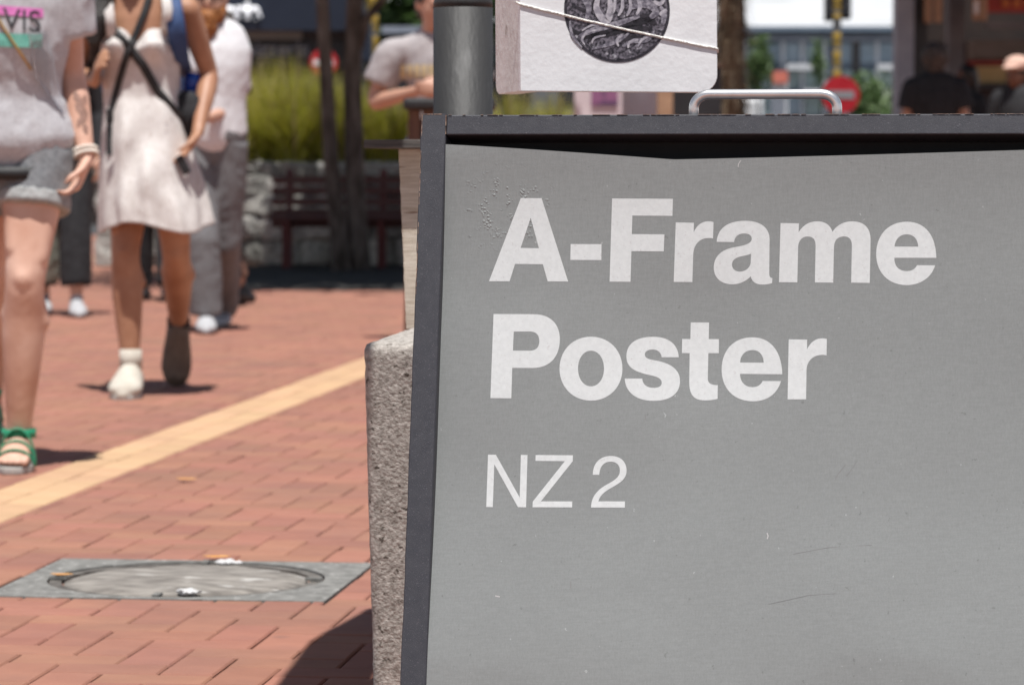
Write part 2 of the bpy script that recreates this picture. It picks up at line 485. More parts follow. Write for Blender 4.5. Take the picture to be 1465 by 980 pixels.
vis = sorted((r for r in rects if seen(r[0])), key=lambda r: r[0][2])
own = set(id(r) for r in vis[:300])
rr = random.Random(3)
for r in vis[:300]:
    q, yel = r
    o = bpy.data.objects.new('brick', brick_mesh(q[1] - q[0], q[3] - q[2], yel))
    col.objects.link(o); o.parent = pavement
    o.location = pw((q[0] + q[1]) / 2, (q[2] + q[3]) / 2, rr.uniform(-.0012, .0012))
    o.rotation_euler = (rr.uniform(-.006, .006), rr.uniform(-.006, .006), -PYAW)
rest = {0: MB(), 1: MB()}
for r in rects:
    if id(r) in own: continue
    q, yel = r
    z = rr.uniform(-.0015, .0012); h = GAP / 2; c = .003
    A = [(q[0] + h, q[2] + h), (q[1] - h, q[2] + h), (q[1] - h, q[3] - h), (q[0] + h, q[3] - h)]
    Bc = [(q[0] + h + c, q[2] + h + c), (q[1] - h - c, q[2] + h + c), (q[1] - h - c, q[3] - h - c), (q[0] + h + c, q[3] - h - c)]
    rest[yel].add([pw(x, y, -.02) for x, y in A] + [pw(x, y, z - .003) for x, y in A] + [pw(x, y, z) for x, y in Bc],
             [(0, 1, 5, 4), (1, 2, 6, 5), (2, 3, 7, 6), (3, 0, 4, 7), (4, 5, 9, 8), (5, 6, 10, 9), (6, 7, 11, 10), (7, 4, 8, 11), (8, 9, 10, 11)])
for yel, nm, mt in ((0, 'red_bricks', M['paver']), (1, 'yellow_bricks', M['yellow_paver'])):
    me = bpy.data.meshes.new(nm); me.from_pydata(rest[yel].v, [], rest[yel].f); me.materials.append(mt)
    tag(link(nm, me, pavement), kind='stuff')
# the second, farther yellow line beyond the laid bricks
fl = MB(); fl.add([pw(-9, 28.4, -.024), pw(9, 28.4, -.024), pw(9, 28.75, -.024), pw(-9, 28.75, -.024)], [(0, 1, 2, 3)])
tag(fl.build('far_yellow_line', M['yellow_paver'], pavement), kind='structure')

# manhole cover
mc = pw((MH[0] + MH[1]) / 2, (MH[2] + MH[3]) / 2)
mh = empty('manhole_cover', mc, 'round grey manhole cover set in a square concrete surround in the brick paving', 'manhole', rz=-PYAW)
sx, sy = (MH[1] - MH[0]) / 2 - .004, .296
RC = .275
n = 48
def sq(a):
    c, s_ = math.cos(a), math.sin(a); k = min(sx / max(abs(c), 1e-6), sy / max(abs(s_), 1e-6)); return c * k, s_ * k
sur = MB(); vs = []
angs = sorted(set([2 * PI * i / n for i in range(n)] + [math.atan2(a, b) % (2 * PI) for a in (-sy, sy) for b in (-sx, sx)]))
for a in angs:
    x, y = sq(a); vs += [(x, y, -.03), (x, y, .0), (RC * math.cos(a), RC * math.sin(a), .0), (RC * math.cos(a), RC * math.sin(a), -.03)]
k = len(angs); fs = []
for i in range(k):
    j = (i + 1) % k
    for t in range(3): fs.append((4 * i + t, 4 * j + t, 4 * j + t + 1, 4 * i + t + 1))
sur.add(vs, fs)
def local(mb, name, m, parent, smooth=False):
    o = bpy.data.objects.new(name, mb.mesh(name, m, smooth)); col.objects.link(o); o.parent = parent; return o
local(sur, 'surround', M['surround'], mh)
ring = MB(); vs = []; fs = []
for i in range(n):
    a = 2 * PI * i / n
    for r, z in ((RC - .004, -.02), (RC - .004, -.003), (RC - .028, -.003), (RC - .028, -.02)): vs.append((r * math.cos(a), r * math.sin(a), z))
for i in range(n):
    j = (i + 1) % n
    for t in range(3): fs.append((4 * i + t, 4 * j + t, 4 * j + t + 1, 4 * i + t + 1))
ring.add(vs, fs); local(ring, 'iron_ring', M['cast_ring'], mh)
lid = MB(); vs = [(0, 0, .006)]; fs = []
for q, (r, z) in enumerate(((.12, .004), (RC - .06, .0), (RC - .034, -.006), (RC - .034, -.02))):
    for i in range(n):
        a = 2 * PI * i / n; vs.append((r * math.cos(a), r * math.sin(a), z + .003 * noise.noise(Vector((math.cos(a) * r * 9, math.sin(a) * r * 9, 3)))))
for i in range(n):
    j = (i + 1) % n; fs.append((0, 1 + i, 1 + j))
    for q in range(3): fs.append((1 + q * n + i, 1 + (q + 1) * n + i, 1 + (q + 1) * n + j, 1 + q * n + j))
lid.add(vs, fs); local(lid, 'cover_plate', M['cast'], mh, True)
for a in (0.05, PI * .52, PI * 1.03, PI * 1.5):
    kh = MB(); kh.box((math.cos(a) * (RC - .02), math.sin(a) * (RC - .02), .0015), (.034, .014, .006), Matrix.Rotation(a, 3, 'Z')); local(kh, 'lifting_lug', M['surround'], mh)

def blob(name, px, py, sizes, m, label, cat):
    Y = 3772 / (py - 236); p = floor_at(px, Y)
    mb = MB(); mb.ball((0, 0, 0), sizes, 18, 10)
    mb.v = [(x * (1 + .9 * noise.noise(Vector((x, y, z)) * 60 + Vector((px, 0, 0)))), y * (1 + .9 * noise.noise(Vector((y, x, z)) * 60 + Vector((3, 1, 2)))), z * (1 + 1.2 * noise.noise(Vector((x, y, 0)) * 110))) for x, y, z in mb.v]
    o = mb.build(name, m); o.location = p + Vector((0, 0, sizes[2] * .8)); return tag(o, label, cat)
def leaf(px, py, label, rz, sc_=1.0):
    Y = 3772 / (py - 236); p = floor_at(px, Y); mb = MB(); vs = []
    out = [(0, -.03), (.012, -.015), (.014, .005), (.007, .022), (0, .03), (-.007, .022), (-.014, .005), (-.012, -.015)]
    for z in (0, -.0008):
        for x, y in out: vs.append((x * sc_, y * sc_, z + .006 * (abs(y) / .03) ** 2 + .005 * abs(x) / .014))
    mb.add(vs, [tuple(range(8)), tuple(range(15, 7, -1))] + [(i, 8 + i, 8 + (i + 1) % 8, (i + 1) % 8) for i in range(8)])
    o = mb.build('fallen_leaf', M['leaf_dry']); o.location = p + Vector((0, 0, .003)); o.rotation_euler = (0, 0, rz); return tag(o, label, 'leaf', 'dry leaves on the paving')
leaf(266, 690, 'dry orange leaf on red bricks below the yellow line', 1.2)
leaf(309, 803, 'dry orange leaf at the far edge of the manhole surround', 1.5)
leaf(86, 829, 'dry orange leaf on the manhole surround beside the cover', 1.4, .8)
blob('crumpled_paper', 325, 810, (.024, .02, .006), M['litter_white'], 'crumpled white paper scrap at the far rim of the manhole', 'litter')
blob('crumpled_paper', 268, 853, (.02, .02, .006), M['litter_white'], 'crumpled white paper scrap at the near rim of the manhole', 'litter')

# ------------------------------------------------------------------ planter wall, bench, planting
def leaf_cloud(rng, c, rad, n, size, squash=1.0, clumps=14, mb=None):
    """Leaf-sized faces scattered in clumps through an ellipsoid."""
    mb = mb or MB(); c = Vector(c)
    cl = []
    for i in range(clumps):
        while True:
            p = Vector((rng.uniform(-1, 1), rng.uniform(-1, 1), rng.uniform(-1, 1)))
            if p.length < 1: break
        cl.append(Vector((p.x * rad[0], p.y * rad[1], p.z * rad[2])) * .8)
    for i in range(n):
        o = rng.choice(cl)
        d = Vector((rng.gauss(0, 1), rng.gauss(0, 1), rng.gauss(0, 1))) * .34
        p = c + o + Vector((d.x * rad[0], d.y * rad[1], d.z * rad[2] * squash)) * .75
        s_ = size * rng.uniform(.6, 1.3)
        a = Vector((rng.gauss(0, 1), rng.gauss(0, 1), rng.gauss(0, .6))).normalized(); b = a.orthogonal().normalized()
        b = (b * math.cos(1.0) + a.cross(b) * math.sin(rng.uniform(-2, 2))).normalized()
        mb.add([p - a * s_, p - b * s_ * .45, p + a * s_, p + b * s_ * .45], [(0, 1, 2, 3)])
    return mb

YW = 26.0
lerp_ = lambda a, b, t: a + (b - a) * t
M['mulch'] = mat('dark_mulch', (.012, .011, .010), (.03, .027, .024), 14, .95, .8, 40, c3=(.08, .07, .06), s3=9, t3=.64, w3=.05, bdist=.02)  # near-black colour that deepens the tree shade on the ground
x0 = at(250, 300, YW).x - .6; x1 = at(830, 300, YW).x
wall = empty('stone_planter_wall', (x0, YW, 0), 'low grey rubble stone planter wall behind the dark red bench', 'wall')
c = MB(); c.box(((x0 + x1) / 2, YW + .24, .39), (x1 - x0, .30, .78)); c.build('mortar_core', M['mortar'], wall)
c = MB(); c.box(((x0 + x1) / 2, YW + 1.2, .36), (x1 - x0, 1.6, .74)); c.build('soil_fill', M['soil'], wall)
stone_meshes = []
rs = random.Random(11)
for k in range(7):
    mb = MB(); mb.ball((0, 0, 0), (.56, .5, .56), 10, 7)
    vv = []
    for x, y, z in mb.v:
        v = Vector((x, y, z)); m_ = max(abs(v.x) / .56, abs(v.y) / .5, abs(v.z) / .56); v = v * (1 + .75 * (1 / max(m_, .3) - 1))
        v += v.normalized() * .12 * noise.noise(v * 3 + Vector((k * 5, 1, 2))); vv.append(tuple(v))
    mb.v = vv; stone_meshes.append(mb.mesh('stone', M['stone']))
z = .0
rowh = [.22, .19, .17, .16, .10]
for ri, h in enumerate(rowh):
    x = x0 + rs.uniform(-.1, 0)
    while x < x1:
        w = rs.uniform(.16, .40) if ri < 4 else rs.uniform(.2, .34)
        o = bpy.data.objects.new('stone', rs.choice(stone_meshes)); col.objects.link(o); o.parent = wall
        o.matrix_parent_inverse = full(wall).inverted()
        o.location = (x + w / 2, YW + .10 + rs.uniform(-.02, .03), z + h / 2)
        o.scale = (w * .93, rs.uniform(.20, .28), h * rs.uniform(.9, 1.02)); o.rotation_euler = (rs.uniform(-.08, .08), rs.uniform(-.12, .12), rs.uniform(-.1, .1))
        x += w
    z += h

# near-black sheet put in for the tree shade around the bench
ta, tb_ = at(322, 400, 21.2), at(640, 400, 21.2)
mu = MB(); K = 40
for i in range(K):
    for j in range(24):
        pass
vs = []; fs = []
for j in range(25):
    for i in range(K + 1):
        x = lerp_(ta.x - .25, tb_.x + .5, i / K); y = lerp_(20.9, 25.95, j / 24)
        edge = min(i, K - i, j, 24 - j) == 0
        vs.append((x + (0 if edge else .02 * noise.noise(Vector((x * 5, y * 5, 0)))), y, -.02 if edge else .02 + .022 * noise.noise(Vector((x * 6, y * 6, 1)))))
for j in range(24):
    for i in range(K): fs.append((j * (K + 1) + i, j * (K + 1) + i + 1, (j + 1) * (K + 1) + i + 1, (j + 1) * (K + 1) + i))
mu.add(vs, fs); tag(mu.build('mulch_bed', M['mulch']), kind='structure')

# tussock grasses
def tussock(px, Y, h, nb, seed, base=.74):
    rng = random.Random(seed); p = at(px, 236, Y); c = Vector((p.x, Y, base))
    t = empty('tussock_grass', c, 'yellow-green tussock grass clump growing above the stone planter wall', 'grass clump', 'tussock grasses in the stone planter')
    def blades(n, dry):
        mb = MB()
        for i in range(n):
            a = rng.uniform(0, 2 * PI); r = abs(rng.gauss(0, .75)); d = Vector((math.cos(a), math.sin(a), 0))
            b = c + d * rng.uniform(0, .12); L = h * rng.uniform(.55, 1.3) * (1.12 if dry else 1); w = rng.uniform(.004, .008)
            s_ = Vector((-d.y, d.x, 0)) * w
            q = [b]
            for t_ in (.35, .7, 1.0): q.append(b + d * (r * .8 * L * t_ ** 1.8) + Vector((0, 0, L * (t_ - .28 * min(r, 1.4) * t_ ** 2.4))))
            vs = []
            for k_, pt in enumerate(q): vs += [pt - s_ * (1 - k_ / 3.3), pt + s_ * (1 - k_ / 3.3)]
            mb.add(vs, [(0, 1, 3, 2), (2, 3, 5, 4), (4, 5, 7, 6)])
        return mb
    for nm, mb, m in (('blades', blades(nb, False), M['tussock']), ('dry_blades', blades(nb // 5, True), M['tussock_dry'])):
        me = bpy.data.meshes.new(nm); me.from_pydata(mb.v, [], mb.f); me.materials.append(m); link(nm, me, t)
for i, (px, Y, h) in enumerate(((372, 26.85, .74), (420, 26.7, .80), (395, 27.3, .82), (468, 26.8, .76), (515, 27.0, .62), (552, 26.8, .58), (598, 27.0, .56), (446, 27.4, .74), (650, 27.0, .58), (730, 27.0, .60), (790, 26.9, .56), (325, 27.1, .66))):
    tussock(px, Y, h, 1000, 40 + i)

# bench
def bench():
    Y = 24.9; xa = at(384, 300, Y).x; L = 1.75; xb = xa + L
    t = empty('park_bench', ((xa + xb) / 2, Y, 0), 'dark red slatted park bench in front of the stone wall', 'bench')
    for i in range(5):
        z_ = .36 + i * .085; y_ = Y + .30 + i * .02
        m = MB(); m.box(((xa + xb) / 2, y_, z_), (L, .028, .058)); m.build('back_slat', M['bench'], t, bevel=.004)
    for i in range(4):
        m = MB(); m.box(((xa + xb) / 2, Y - .12 + i * .105, .41), (L, .082, .03)); m.build('seat_slat', M['bench'], t, bevel=.004)
    for x in (xa + .14, (xa + xb) / 2, xb - .14):
        m = MB(); m.bar((x, Y - .10, 0), (x, Y - .13, .395), .05, .05); m.build('leg', M['bench_iron'], t)
        m = MB(); m.bar((x, Y + .27, 0), (x, Y + .335, .42), .05, .05); m.bar((x, Y + .335, .40), (x, Y + .42, .78), .05, .035); m.build('leg', M['bench_iron'], t)
        m = MB(); m.bar((x, Y - .13, .37), (x, Y + .33, .37), .04, .03); m.build('seat_rail', M['bench_iron'], t)
bench()

# trees
def street_tree(name, label, pts, rad, crown, seed, leafm='leaf', nleaf=2600, size=.11, limbs=5, bark='bark'):
    rng = random.Random(seed)
    b = pts[0]; t = empty(name, (b.x, b.y, 0), label, 'tree')
    tr = MB(); tr.tube(pts, rad, 12); top = pts[-1]
    for cc, cr in crown:
        for i in range(limbs):
            a = rng.uniform(0, 2 * PI); e = Vector(cc) + Vector((math.cos(a) * cr[0] * .6, math.sin(a) * cr[1] * .6, rng.uniform(-.2, .5) * cr[2]))
            mid = top.lerp(e, .5) + Vector((rng.uniform(-.2, .2), rng.uniform(-.2, .2), .15))
            tr.tube([top, mid, e], [rad[-1] * .75, rad[-1] * .45, rad[-1] * .15], 7)
    o = tr.build('trunk', M[bark], t, smooth=True)
    mb = MB()
    for cc, cr in crown: leaf_cloud(rng, cc, cr, nleaf, size, mb=mb, clumps=16)
    me = bpy.data.meshes.new('crown'); me.from_pydata(mb.v, [], mb.f); me.materials.append(M[leafm]); link('crown', me, t)
    return t
YT = 24.3
def up(px_list, Y): return [at(x, y, Y) for x, y in px_list]
def groundpt(px, Y): return Vector((at(px, 380, Y).x, Y, -.02))
pA = [groundpt(489, YT)] + up([(485, 340), (474, 235), (467, 110), (461, 0)], YT) + [at(459, -60, YT), at(452, -170, YT + .1)]
street_tree('street_tree', 'slim dark tree trunk, the one on the left of the two at the bench', pA, [.085, .068, .06, .054, .05, .047, .04], [((pA[-1].x + .1, YT - 1.6, 3.9), (1.9, 2.8, .8))], 5, nleaf=9000, size=.13)
pB = [groundpt(513, YT + .1)] + up([(511, 340), (507, 235), (504, 110), (508, 0)], YT + .1) + [at(512, -60, YT), at(520, -160, YT)]
tB = street_tree('street_tree', 'thicker grey tree trunk with a side branch, beside the slimmer trunk at the bench', pB, [.105, .085, .075, .07, .066, .06, .05], [((pB[-1].x + .5, YT - 1.6, 3.9), (2.0, 2.8, .8))], 6, nleaf=10000, size=.13)
br = MB(); br.tube([at(512, 70, YT + .1), at(524, 28, YT + .05), at(552, -5, YT), at(585, -60, YT - .1)], [.04, .034, .03, .02], 9); br.build('branch', M['bark'], tB, smooth=True)

# greenery far behind
def bush(name, label, px, py, Y, rad, n, size, m, seed, cat='tree'):
    c = at(px, py, Y); t = empty(name, (c.x, Y, 0), label, cat); rng = random.Random(seed)
    mb = leaf_cloud(rng, c, rad, n, size, clumps=20)
    me = bpy.data.meshes.new('crown'); me.from_pydata(mb.v, [], mb.f); me.materials.append(M[m]); link('crown', me, t)
    tr = MB(); tr.tube([(c.x, Y, -.03), (c.x + .05, Y, c.z * .6), (c.x, Y, c.z)], [.12 * rad[0], .09 * rad[0], .04 * rad[0]], 9); tr.build('trunk', M['bark'], t, smooth=True)
bush('leafy_tree', 'dark green leafy tree above the grey shelter roof beside the pole', 590, -20, 62, (2.6, 2.0, 1.6), 5000, .16, 'leaf', 21)
bush('leafy_tree', 'pale green tree top beside the slim trunk above the navy shopfront', 478, -22, 60, (.9, .8, .5), 1200, .13, 'leaf_light', 22)
bush('leafy_shrub', 'light green shrub beside the red no-entry sign by the glass building', 1240, 138, 66, (.72, .6, .55), 1500, .09, 'leaf_light', 23, 'shrub')
bush('leafy_shrub', 'small green shrub between the palm trunk and the glass building', 1082, 92, 58, (.30, .3, .55), 500, .08, 'leaf_light', 24, 'shrub')
bush('leafy_shrub', 'small green shrub growing up the yellow and black post', 1172, 95, 64, (.18, .2, .6), 260, .07, 'leaf_light', 25, 'shrub')

# palm with shaggy trunk
def palm():
    Y = 40.0; rng = random.Random(9); b = at(1046, 160, Y)
    t = empty('palm_tree', (b.x, Y, 0), 'shaggy brown palm trunk just right of the hanging coin board', 'tree')
    tr = MB(); pts = [Vector((b.x, Y, -.03))] + [at(1047, 100, Y), at(1048, 40, Y), at(1046, -20, Y), at(1044, -80, Y), at(1042, -160, Y)]
    tr.tube(pts, [.17, .16, .16, .17, .18, .14], 14); tr.build('trunk', M['palm_bark'], t, smooth=True)
    fr = MB()
    for i in range(340):
        a = rng.uniform(0, 2 * PI); z_ = rng.uniform(1.6, 4.4); r = .15
        p = Vector((b.x + math.cos(a) * r, Y + math.sin(a) * r, z_)); L = rng.uniform(.25, .6); w = rng.uniform(.008, .022)
        o_ = Vector((math.cos(a), math.sin(a), 0)); s_ = Vector((-o_.y, o_.x, 0)) * w
        q = p + o_ * rng.uniform(.06, .22) - Vector((0, 0, L))
        fr.add([p - s_, p + s_, q + s_ * .4, q - s_ * .4], [(0, 1, 2, 3)])
    me = bpy.data.meshes.new('dead_fronds'); me.from_pydata(fr.v, [], fr.f); me.materials.append(M['palm_bark']); link('dead_fronds', me, t)
    cr = MB(); top = pts[-1]
    for i in range(26):
        a = rng.uniform(0, 2 * PI); o_ = Vector((math.cos(a), math.sin(a), 0)); s_ = Vector((-o_.y, o_.x, 0)); L = rng.uniform(1.3, 1.8); rise = rng.uniform(.1, .9)
        q = [top + o_ * L * t_ + Vector((0, 0, rise * t_ - 1.1 * t_ * t_)) for t_ in (0, .25, .5, .75, 1)]
        for k in range(4):
            for m_ in range(5):
                p = q[k].lerp(q[k + 1], m_ / 5)
                for sg in (-1, 1):
                    e = p + s_ * sg * .34 + o_ * .12 - Vector((0, 0, .12)); w = o_ * .02
                    cr.add([p - w, p + w, e], [(0, 1, 2)])
    me = bpy.data.meshes.new('crown'); me.from_pydata(cr.v, [], cr.f); me.materials.append(M['leaf']); link('crown', me, t)
palm()

# ------------------------------------------------------------------ buildings
M['navy'] = mat('navy_fascia', (.005, .012, .028), (.008, .016, .034), 4, .5)
M['dark_wall'] = mat('dark_shop_wall', (.02, .013, .012), (.035, .022, .018), 4, .7)
M['sign_black'] = mat('black_sign', (.006, .006, .007), (.010, .010, .011), 4, .5)
M['sign_white'] = mat('white_sign_letters', (.8, .8, .8), (.85, .85, .85), 20, .5)
M['sign_grey'] = mat('grey_sign_letters', (.24, .235, .245), (.28, .275, .285), 20, .5)
M['beige'] = mat('beige_soffit', (.16, .13, .10), (.2, .16, .13), 5, .7)
M['glass_dark'] = mat('dark_glass', (.02, .02, .022), (.03, .03, .033), 3, .12)
M['glass_blue'] = mat('blue_grey_glass', (.22, .31, .38), (.34, .43, .49), 1.3, .15)
M['glass_green'] = mat('green_glass', (.26, .36, .36), (.38, .48, .47), 1.3, .2)
M['white_frame'] = mat('white_mullion', (.62, .64, .66), (.70, .71, .72), 6, .5)
M['blue_grey'] = mat('blue_grey_cladding', (.15, .20, .26), (.21, .26, .32), 2, .5)
M['light_grey'] = mat('light_grey_metal', (.25, .28, .34), (.33, .36, .42), 3, .5)
M['mid_grey'] = mat('grey_render', (.13, .13, .135), (.18, .18, .185), 3, .8)
M['red_sign'] = mat('red_sign_paint', (.40, .010, .018), (.46, .016, .025), 6, .4)
M['dark_red'] = mat('dark_red_sign', (.28, .015, .01), (.36, .03, .012), 4, .5)
M['orange_print'] = mat('orange_print', (.50, .12, .03), (.6, .2, .05), 30, .6)
M['white_paint'] = mat('white_paint', (.74, .74, .74), (.8, .8, .8), 6, .5)
M['yellow_paint'] = mat('yellow_paint', (.62, .40, .05), (.70, .46, .08), 6, .5)
M['black_paint'] = mat('black_paint', (.012, .012, .014), (.02, .02, .022), 6, .45)
M['tan_board'] = mat('tan_board', (.42, .30, .12), (.5, .37, .17), 5, .7)
M['tan_lamp'] = mat('tan_hanging_sign', (.34, .20, .12), (.42, .26, .16), 14, .7)
M['coral'] = mat('coral_awning', (.62, .16, .11), (.68, .2, .14), 4, .6)
M['purple'] = mat('purple_print', (.08, .04, .10), (.25, .10, .2), 9, .6, lo=.45, hi=.55)
M['pinkish'] = mat('pale_pink_panel', (.55, .46, .48), (.62, .54, .55), 5, .6)

def bx(name, m, parent, px0, px1, py0, py1, Y, dep, bevel=0.0):
    """A box whose front stands at distance Y between two pixel columns and rows; py1 None: down to the ground."""
    a = at(px0, py0, Y); b = at(px1, py1 if py1 is not None else 300, Y); zb = b.z if py1 is not None else -.03
    mb = MB(); mb.box(((a.x + b.x) / 2, Y + dep / 2, (a.z + zb) / 2), (b.x - a.x, dep, a.z - zb))
    return mb.build(name, m, parent, bevel=bevel)

def sign_text(s, px0, px1, pyb, Y, m, parent, each='letter', bold=.016):
    """Raised lettering, each letter a mesh of its own, from px0 to px1 with its baseline on pixel row pyb."""
    a = at(px0, pyb, Y); b = at(px1, pyb, Y); W = b.x - a.x
    full_me = text_mesh(s, 1.0); w1 = max(v.co.x for v in full_me.vertices); k = W / w1
    bpy.data.meshes.remove(full_me)
    x = 0.0
    for i, ch in enumerate(s):
        me = text_mesh(ch, k, bold)
        pre = text_mesh(s[:i + 1], k); xr = max(v.co.x for v in pre.vertices); bpy.data.meshes.remove(pre)
        mr = max(v.co.x for v in me.vertices)
        bm = bmesh.new(); bm.from_mesh(me)
        r = bmesh.ops.extrude_face_region(bm, geom=bm.faces[:])
        for v in r['geom']:
            if isinstance(v, bmesh.types.BMVert): v.co.z += .05
        for v in bm.verts:
            q = v.co.copy(); v.co = Vector((a.x + xr - mr + q.x, Y - q.z, a.z + q.y))
        bmesh.ops.recalc_face_normals(bm, faces=bm.faces)
        bm.to_mesh(me); bm.free(); me.materials.clear(); me.materials.append(m)
        link(each, me, parent)

YP = 45.0
pz = empty('pizzeria_building', (at(250, 100, YP).x, YP, 0), 'dark navy pizzeria shopfront with white letters behind the planter grasses', 'building')
bx('wall', M['dark_wall'], pz, -420, 515, 96, None, YP + .6, 4.0)
bx('window', M['glass_dark'], pz, 335, 420, 112, 190, YP + .56, .05)
bx('window', M['glass_dark'], pz, 425, 500, 112, 190, YP + .56, .05)
bx('window', M['glass_dark'], pz, 20, 140, 112, 190, YP + .56, .05)
fas = bx('fascia', M['navy'], pz, -420, 500, -60, 44, YP, 1.4)
M['sign_lit'] = mat('lit_sign_letters', (.82, .82, .84), rough=.5)
M['sign_lit'].node_tree.nodes['Principled BSDF'].inputs['Emission Color'].default_value = (.9, .95, 1, 1)
M['sign_lit'].node_tree.nodes['Principled BSDF'].inputs['Emission Strength'].default_value = .35  # glow added to lift the white letters, with no known light behind them
bx('soffit', M['beige'], pz, 318, 432, 44.5, 57, YP + .15, .9)
bx('soffit', M['dark_wall'], pz, 432.5, 498, 44.5, 57, YP + .2, .9)
bx('soffit', M['dark_wall'], pz, -420, 317, 44.5, 95, YP + .2, .9)
bx('sign_band', M['sign_black'], pz, 300, 498, 58, 96, YP + .3, .32)
rf = MB(); p0 = at(496, -60, YP); p1 = at(530, 36, YP)
rf.prism([(0, 0), (p1.x - p0.x, p1.z - p0.z), (p1.x - p0.x, p1.z - p0.z - .5), (0, p1.z - p0.z - .5)], p0, (1, 0, 0), (0, 0, 1), (0, -1, 0), 1.2); rf.build('roof_slope', M['navy'], pz)
sign_text('pizzeria', 268, 374, 27, YP - .005, M['sign_lit'], fas)
sign_text('pizzeria', 350, 444, 81, YP + .295, M['sign_grey'], pz, bold=.006)

# grey shelter and blue things beside the man in the grey shirt
sh = empty('grey_shelter', (at(590, 100, 50).x, 50, 0), 'grey flat-roofed shelter below the dark tree behind the man in grey', 'shelter')
bx('roof', M['light_grey'], sh, 546, 700, 38, 48, 49.6, 3.0)
bx('wall', M['mid_grey'], sh, 550, 700, 54, None, 50.2, 2.0)
bx('door', M['blue_grey'], sh, 552, 572, 80, 200, 50.15, .06)
bx('gutter', M['black_paint'], sh, 548, 700, 48.2, 54, 49.9, .2)

fb = empty('far_building', (at(400, 100, 96).x, 96, 0), 'low dark brown building far behind the planter grasses', 'building')
bx('wall', M['mid_grey'], fb, -600, 960, 60, None, 96, 5.0); bx('roof', M['dark_wall'], fb, -620, 970, 30, 59.5, 95.6, 6.0)
for i in range(14): bx('window', M['glass_dark'], fb, -500 + i * 100, -440 + i * 100, 90, 150, 95.95, .06)

YG = 82.0
gb = empty('glass_building', (at(1180, 100, YG).x, YG, 0), 'low blue-grey glass building with white mullions under the bright sky', 'building')
bx('wall', M['blue_grey'], gb, 960, 1330, 40, None, YG + .5, 8.0)
bx('roof_edge', M['blue_grey'], gb, 950, 1340, 38, 45, YG - .2, 8.0)
bx('gutter', M['light_grey'], gb, 950, 1340, 52, 59, YG + .25, .3)
cols_ = [(1068, 1088), (1092, 1118), (1122, 1144), (1152, 1176), (1200, 1222), (1228, 1252), (1258, 1284)]
for i, (a, b) in enumerate(cols_):
    w_ = bx('window', M['glass_blue'], gb, a, b, 62, 90, YG + .42, .1)
    bx('pane', M['glass_blue'], w_, a + 2, b - 2, 64, 75, YG + .38, .05)
    bx('window', M['glass_green'], gb, a, b, 101, 126, YG + .42, .1)
    bx('window', M['glass_green'] if i % 2 else M['glass_blue'], gb, a, b, 132, 165, YG + .42, .1)
for x in (1066, 1090, 1120, 1148, 1180, 1225, 1255, 1286): bx('mullion', M['white_frame'], gb, x - 2.2, x + 2.2, 60, 170, YG + .3, .12)
for (a, b, y) in ((1126, 1172, 92), (1256, 1286, 92), (1070, 1092, 90), (1150, 1200, 128), (1228, 1290, 128)): bx('sunshade', M['white_frame'], gb, a, b, y, y + 8, YG - .2, .5)
cw = empty('coral_awning', (at(1115, 110, 76).x, 76, 0), 'small coral red kiosk in front of the glass building', 'kiosk')
bx('awning', M['coral'], cw, 1105, 1127, 102, 119, 75.5, 1.0); bx('counter', M['white_paint'], cw, 1106, 1126, 119.3, None, 75.8, .8)
wv = empty('parked_van', (at(1085, 150, 72).x, 72, 0), 'white van seen under the metal carrying handle', 'van')
bx('body', M['white_paint'], wv, 1062, 1092, 141, 172, 71.5, 1.6, bevel=.08); bx('windscreen', M['glass_dark'], wv, 1066, 1088, 126, 140.5, 71.9, 1.1)
for x in (1066, 1086):
    wh = MB(); q = at(x, 175, 71.4); wh.tube([(q.x, 71.4, .28), (q.x, 71.62, .28)], [.28, .28], 18); wh.build('wheel', M['black_paint'], wv)

# dark shop on the right with column, hanging lamps and signs
YS = 34.0
shp = empty('dark_shop', (at(1400, 100, YS).x, YS, 0), 'dark open shopfront with red sign at the upper right', 'building')
bx('back_wall', M['dark_wall'], shp, 1296, 1760, -140, None, YS + 2.6, .3)
bx('corner_column', M['light_grey'], shp, 1284, 1306, -140, None, YS, .35)
bx('door_jamb', M['black_paint'], shp, 1306.5, 1325, -140, None, YS + .1, .3)
bx('column', M['mid_grey'], shp, 1359, 1378, -140, None, YS + .9, .3)
cz = at(1284, -110, YS).z
m = MB(); m.box((at(1300, 0, 24).x + 1.6, 30.05, cz + .1), (3.6, 12.3, .16)); m.build('canopy', M['black_paint'], shp)
for yy in (24.1, 30.0):
    m = MB(); m.tube([(at(1300, 0, 23).x + 3.0, yy, -.03), (at(1300, 0, 23).x + 3.0, yy, cz + .02)], .05, 12); m.build('canopy_post', M['black_paint'], shp)
sg = bx('red_sign', M['dark_red'], shp, 1413, 1640, -8, 18, YS + .2, .15)
for i in range(7): bx('sign_letter', M['orange_print'], sg, 1434 + i * 16, 1444 + i * 16, 0, 11, YS + .17, .025)
bx('sign_bracket', M['mid_grey'], shp, 1412, 1640, 33, 40, YS + .3, .2)
bx('shelf', M['beige'], shp, 1392, 1640, 58, 84, YS + 2.0, .5)
bx('counter_board', M['tan_board'], shp, 1393, 1440, 95, 119, YS + 1.2, .08)
bx('counter_top', M['black_paint'], shp, 1392, 1640, 120, 126, YS + 1.1, .6)
bx('counter_rail', M['dark_red'], shp, 1385, 1640, 88, 93, YS + 1.2, .1)
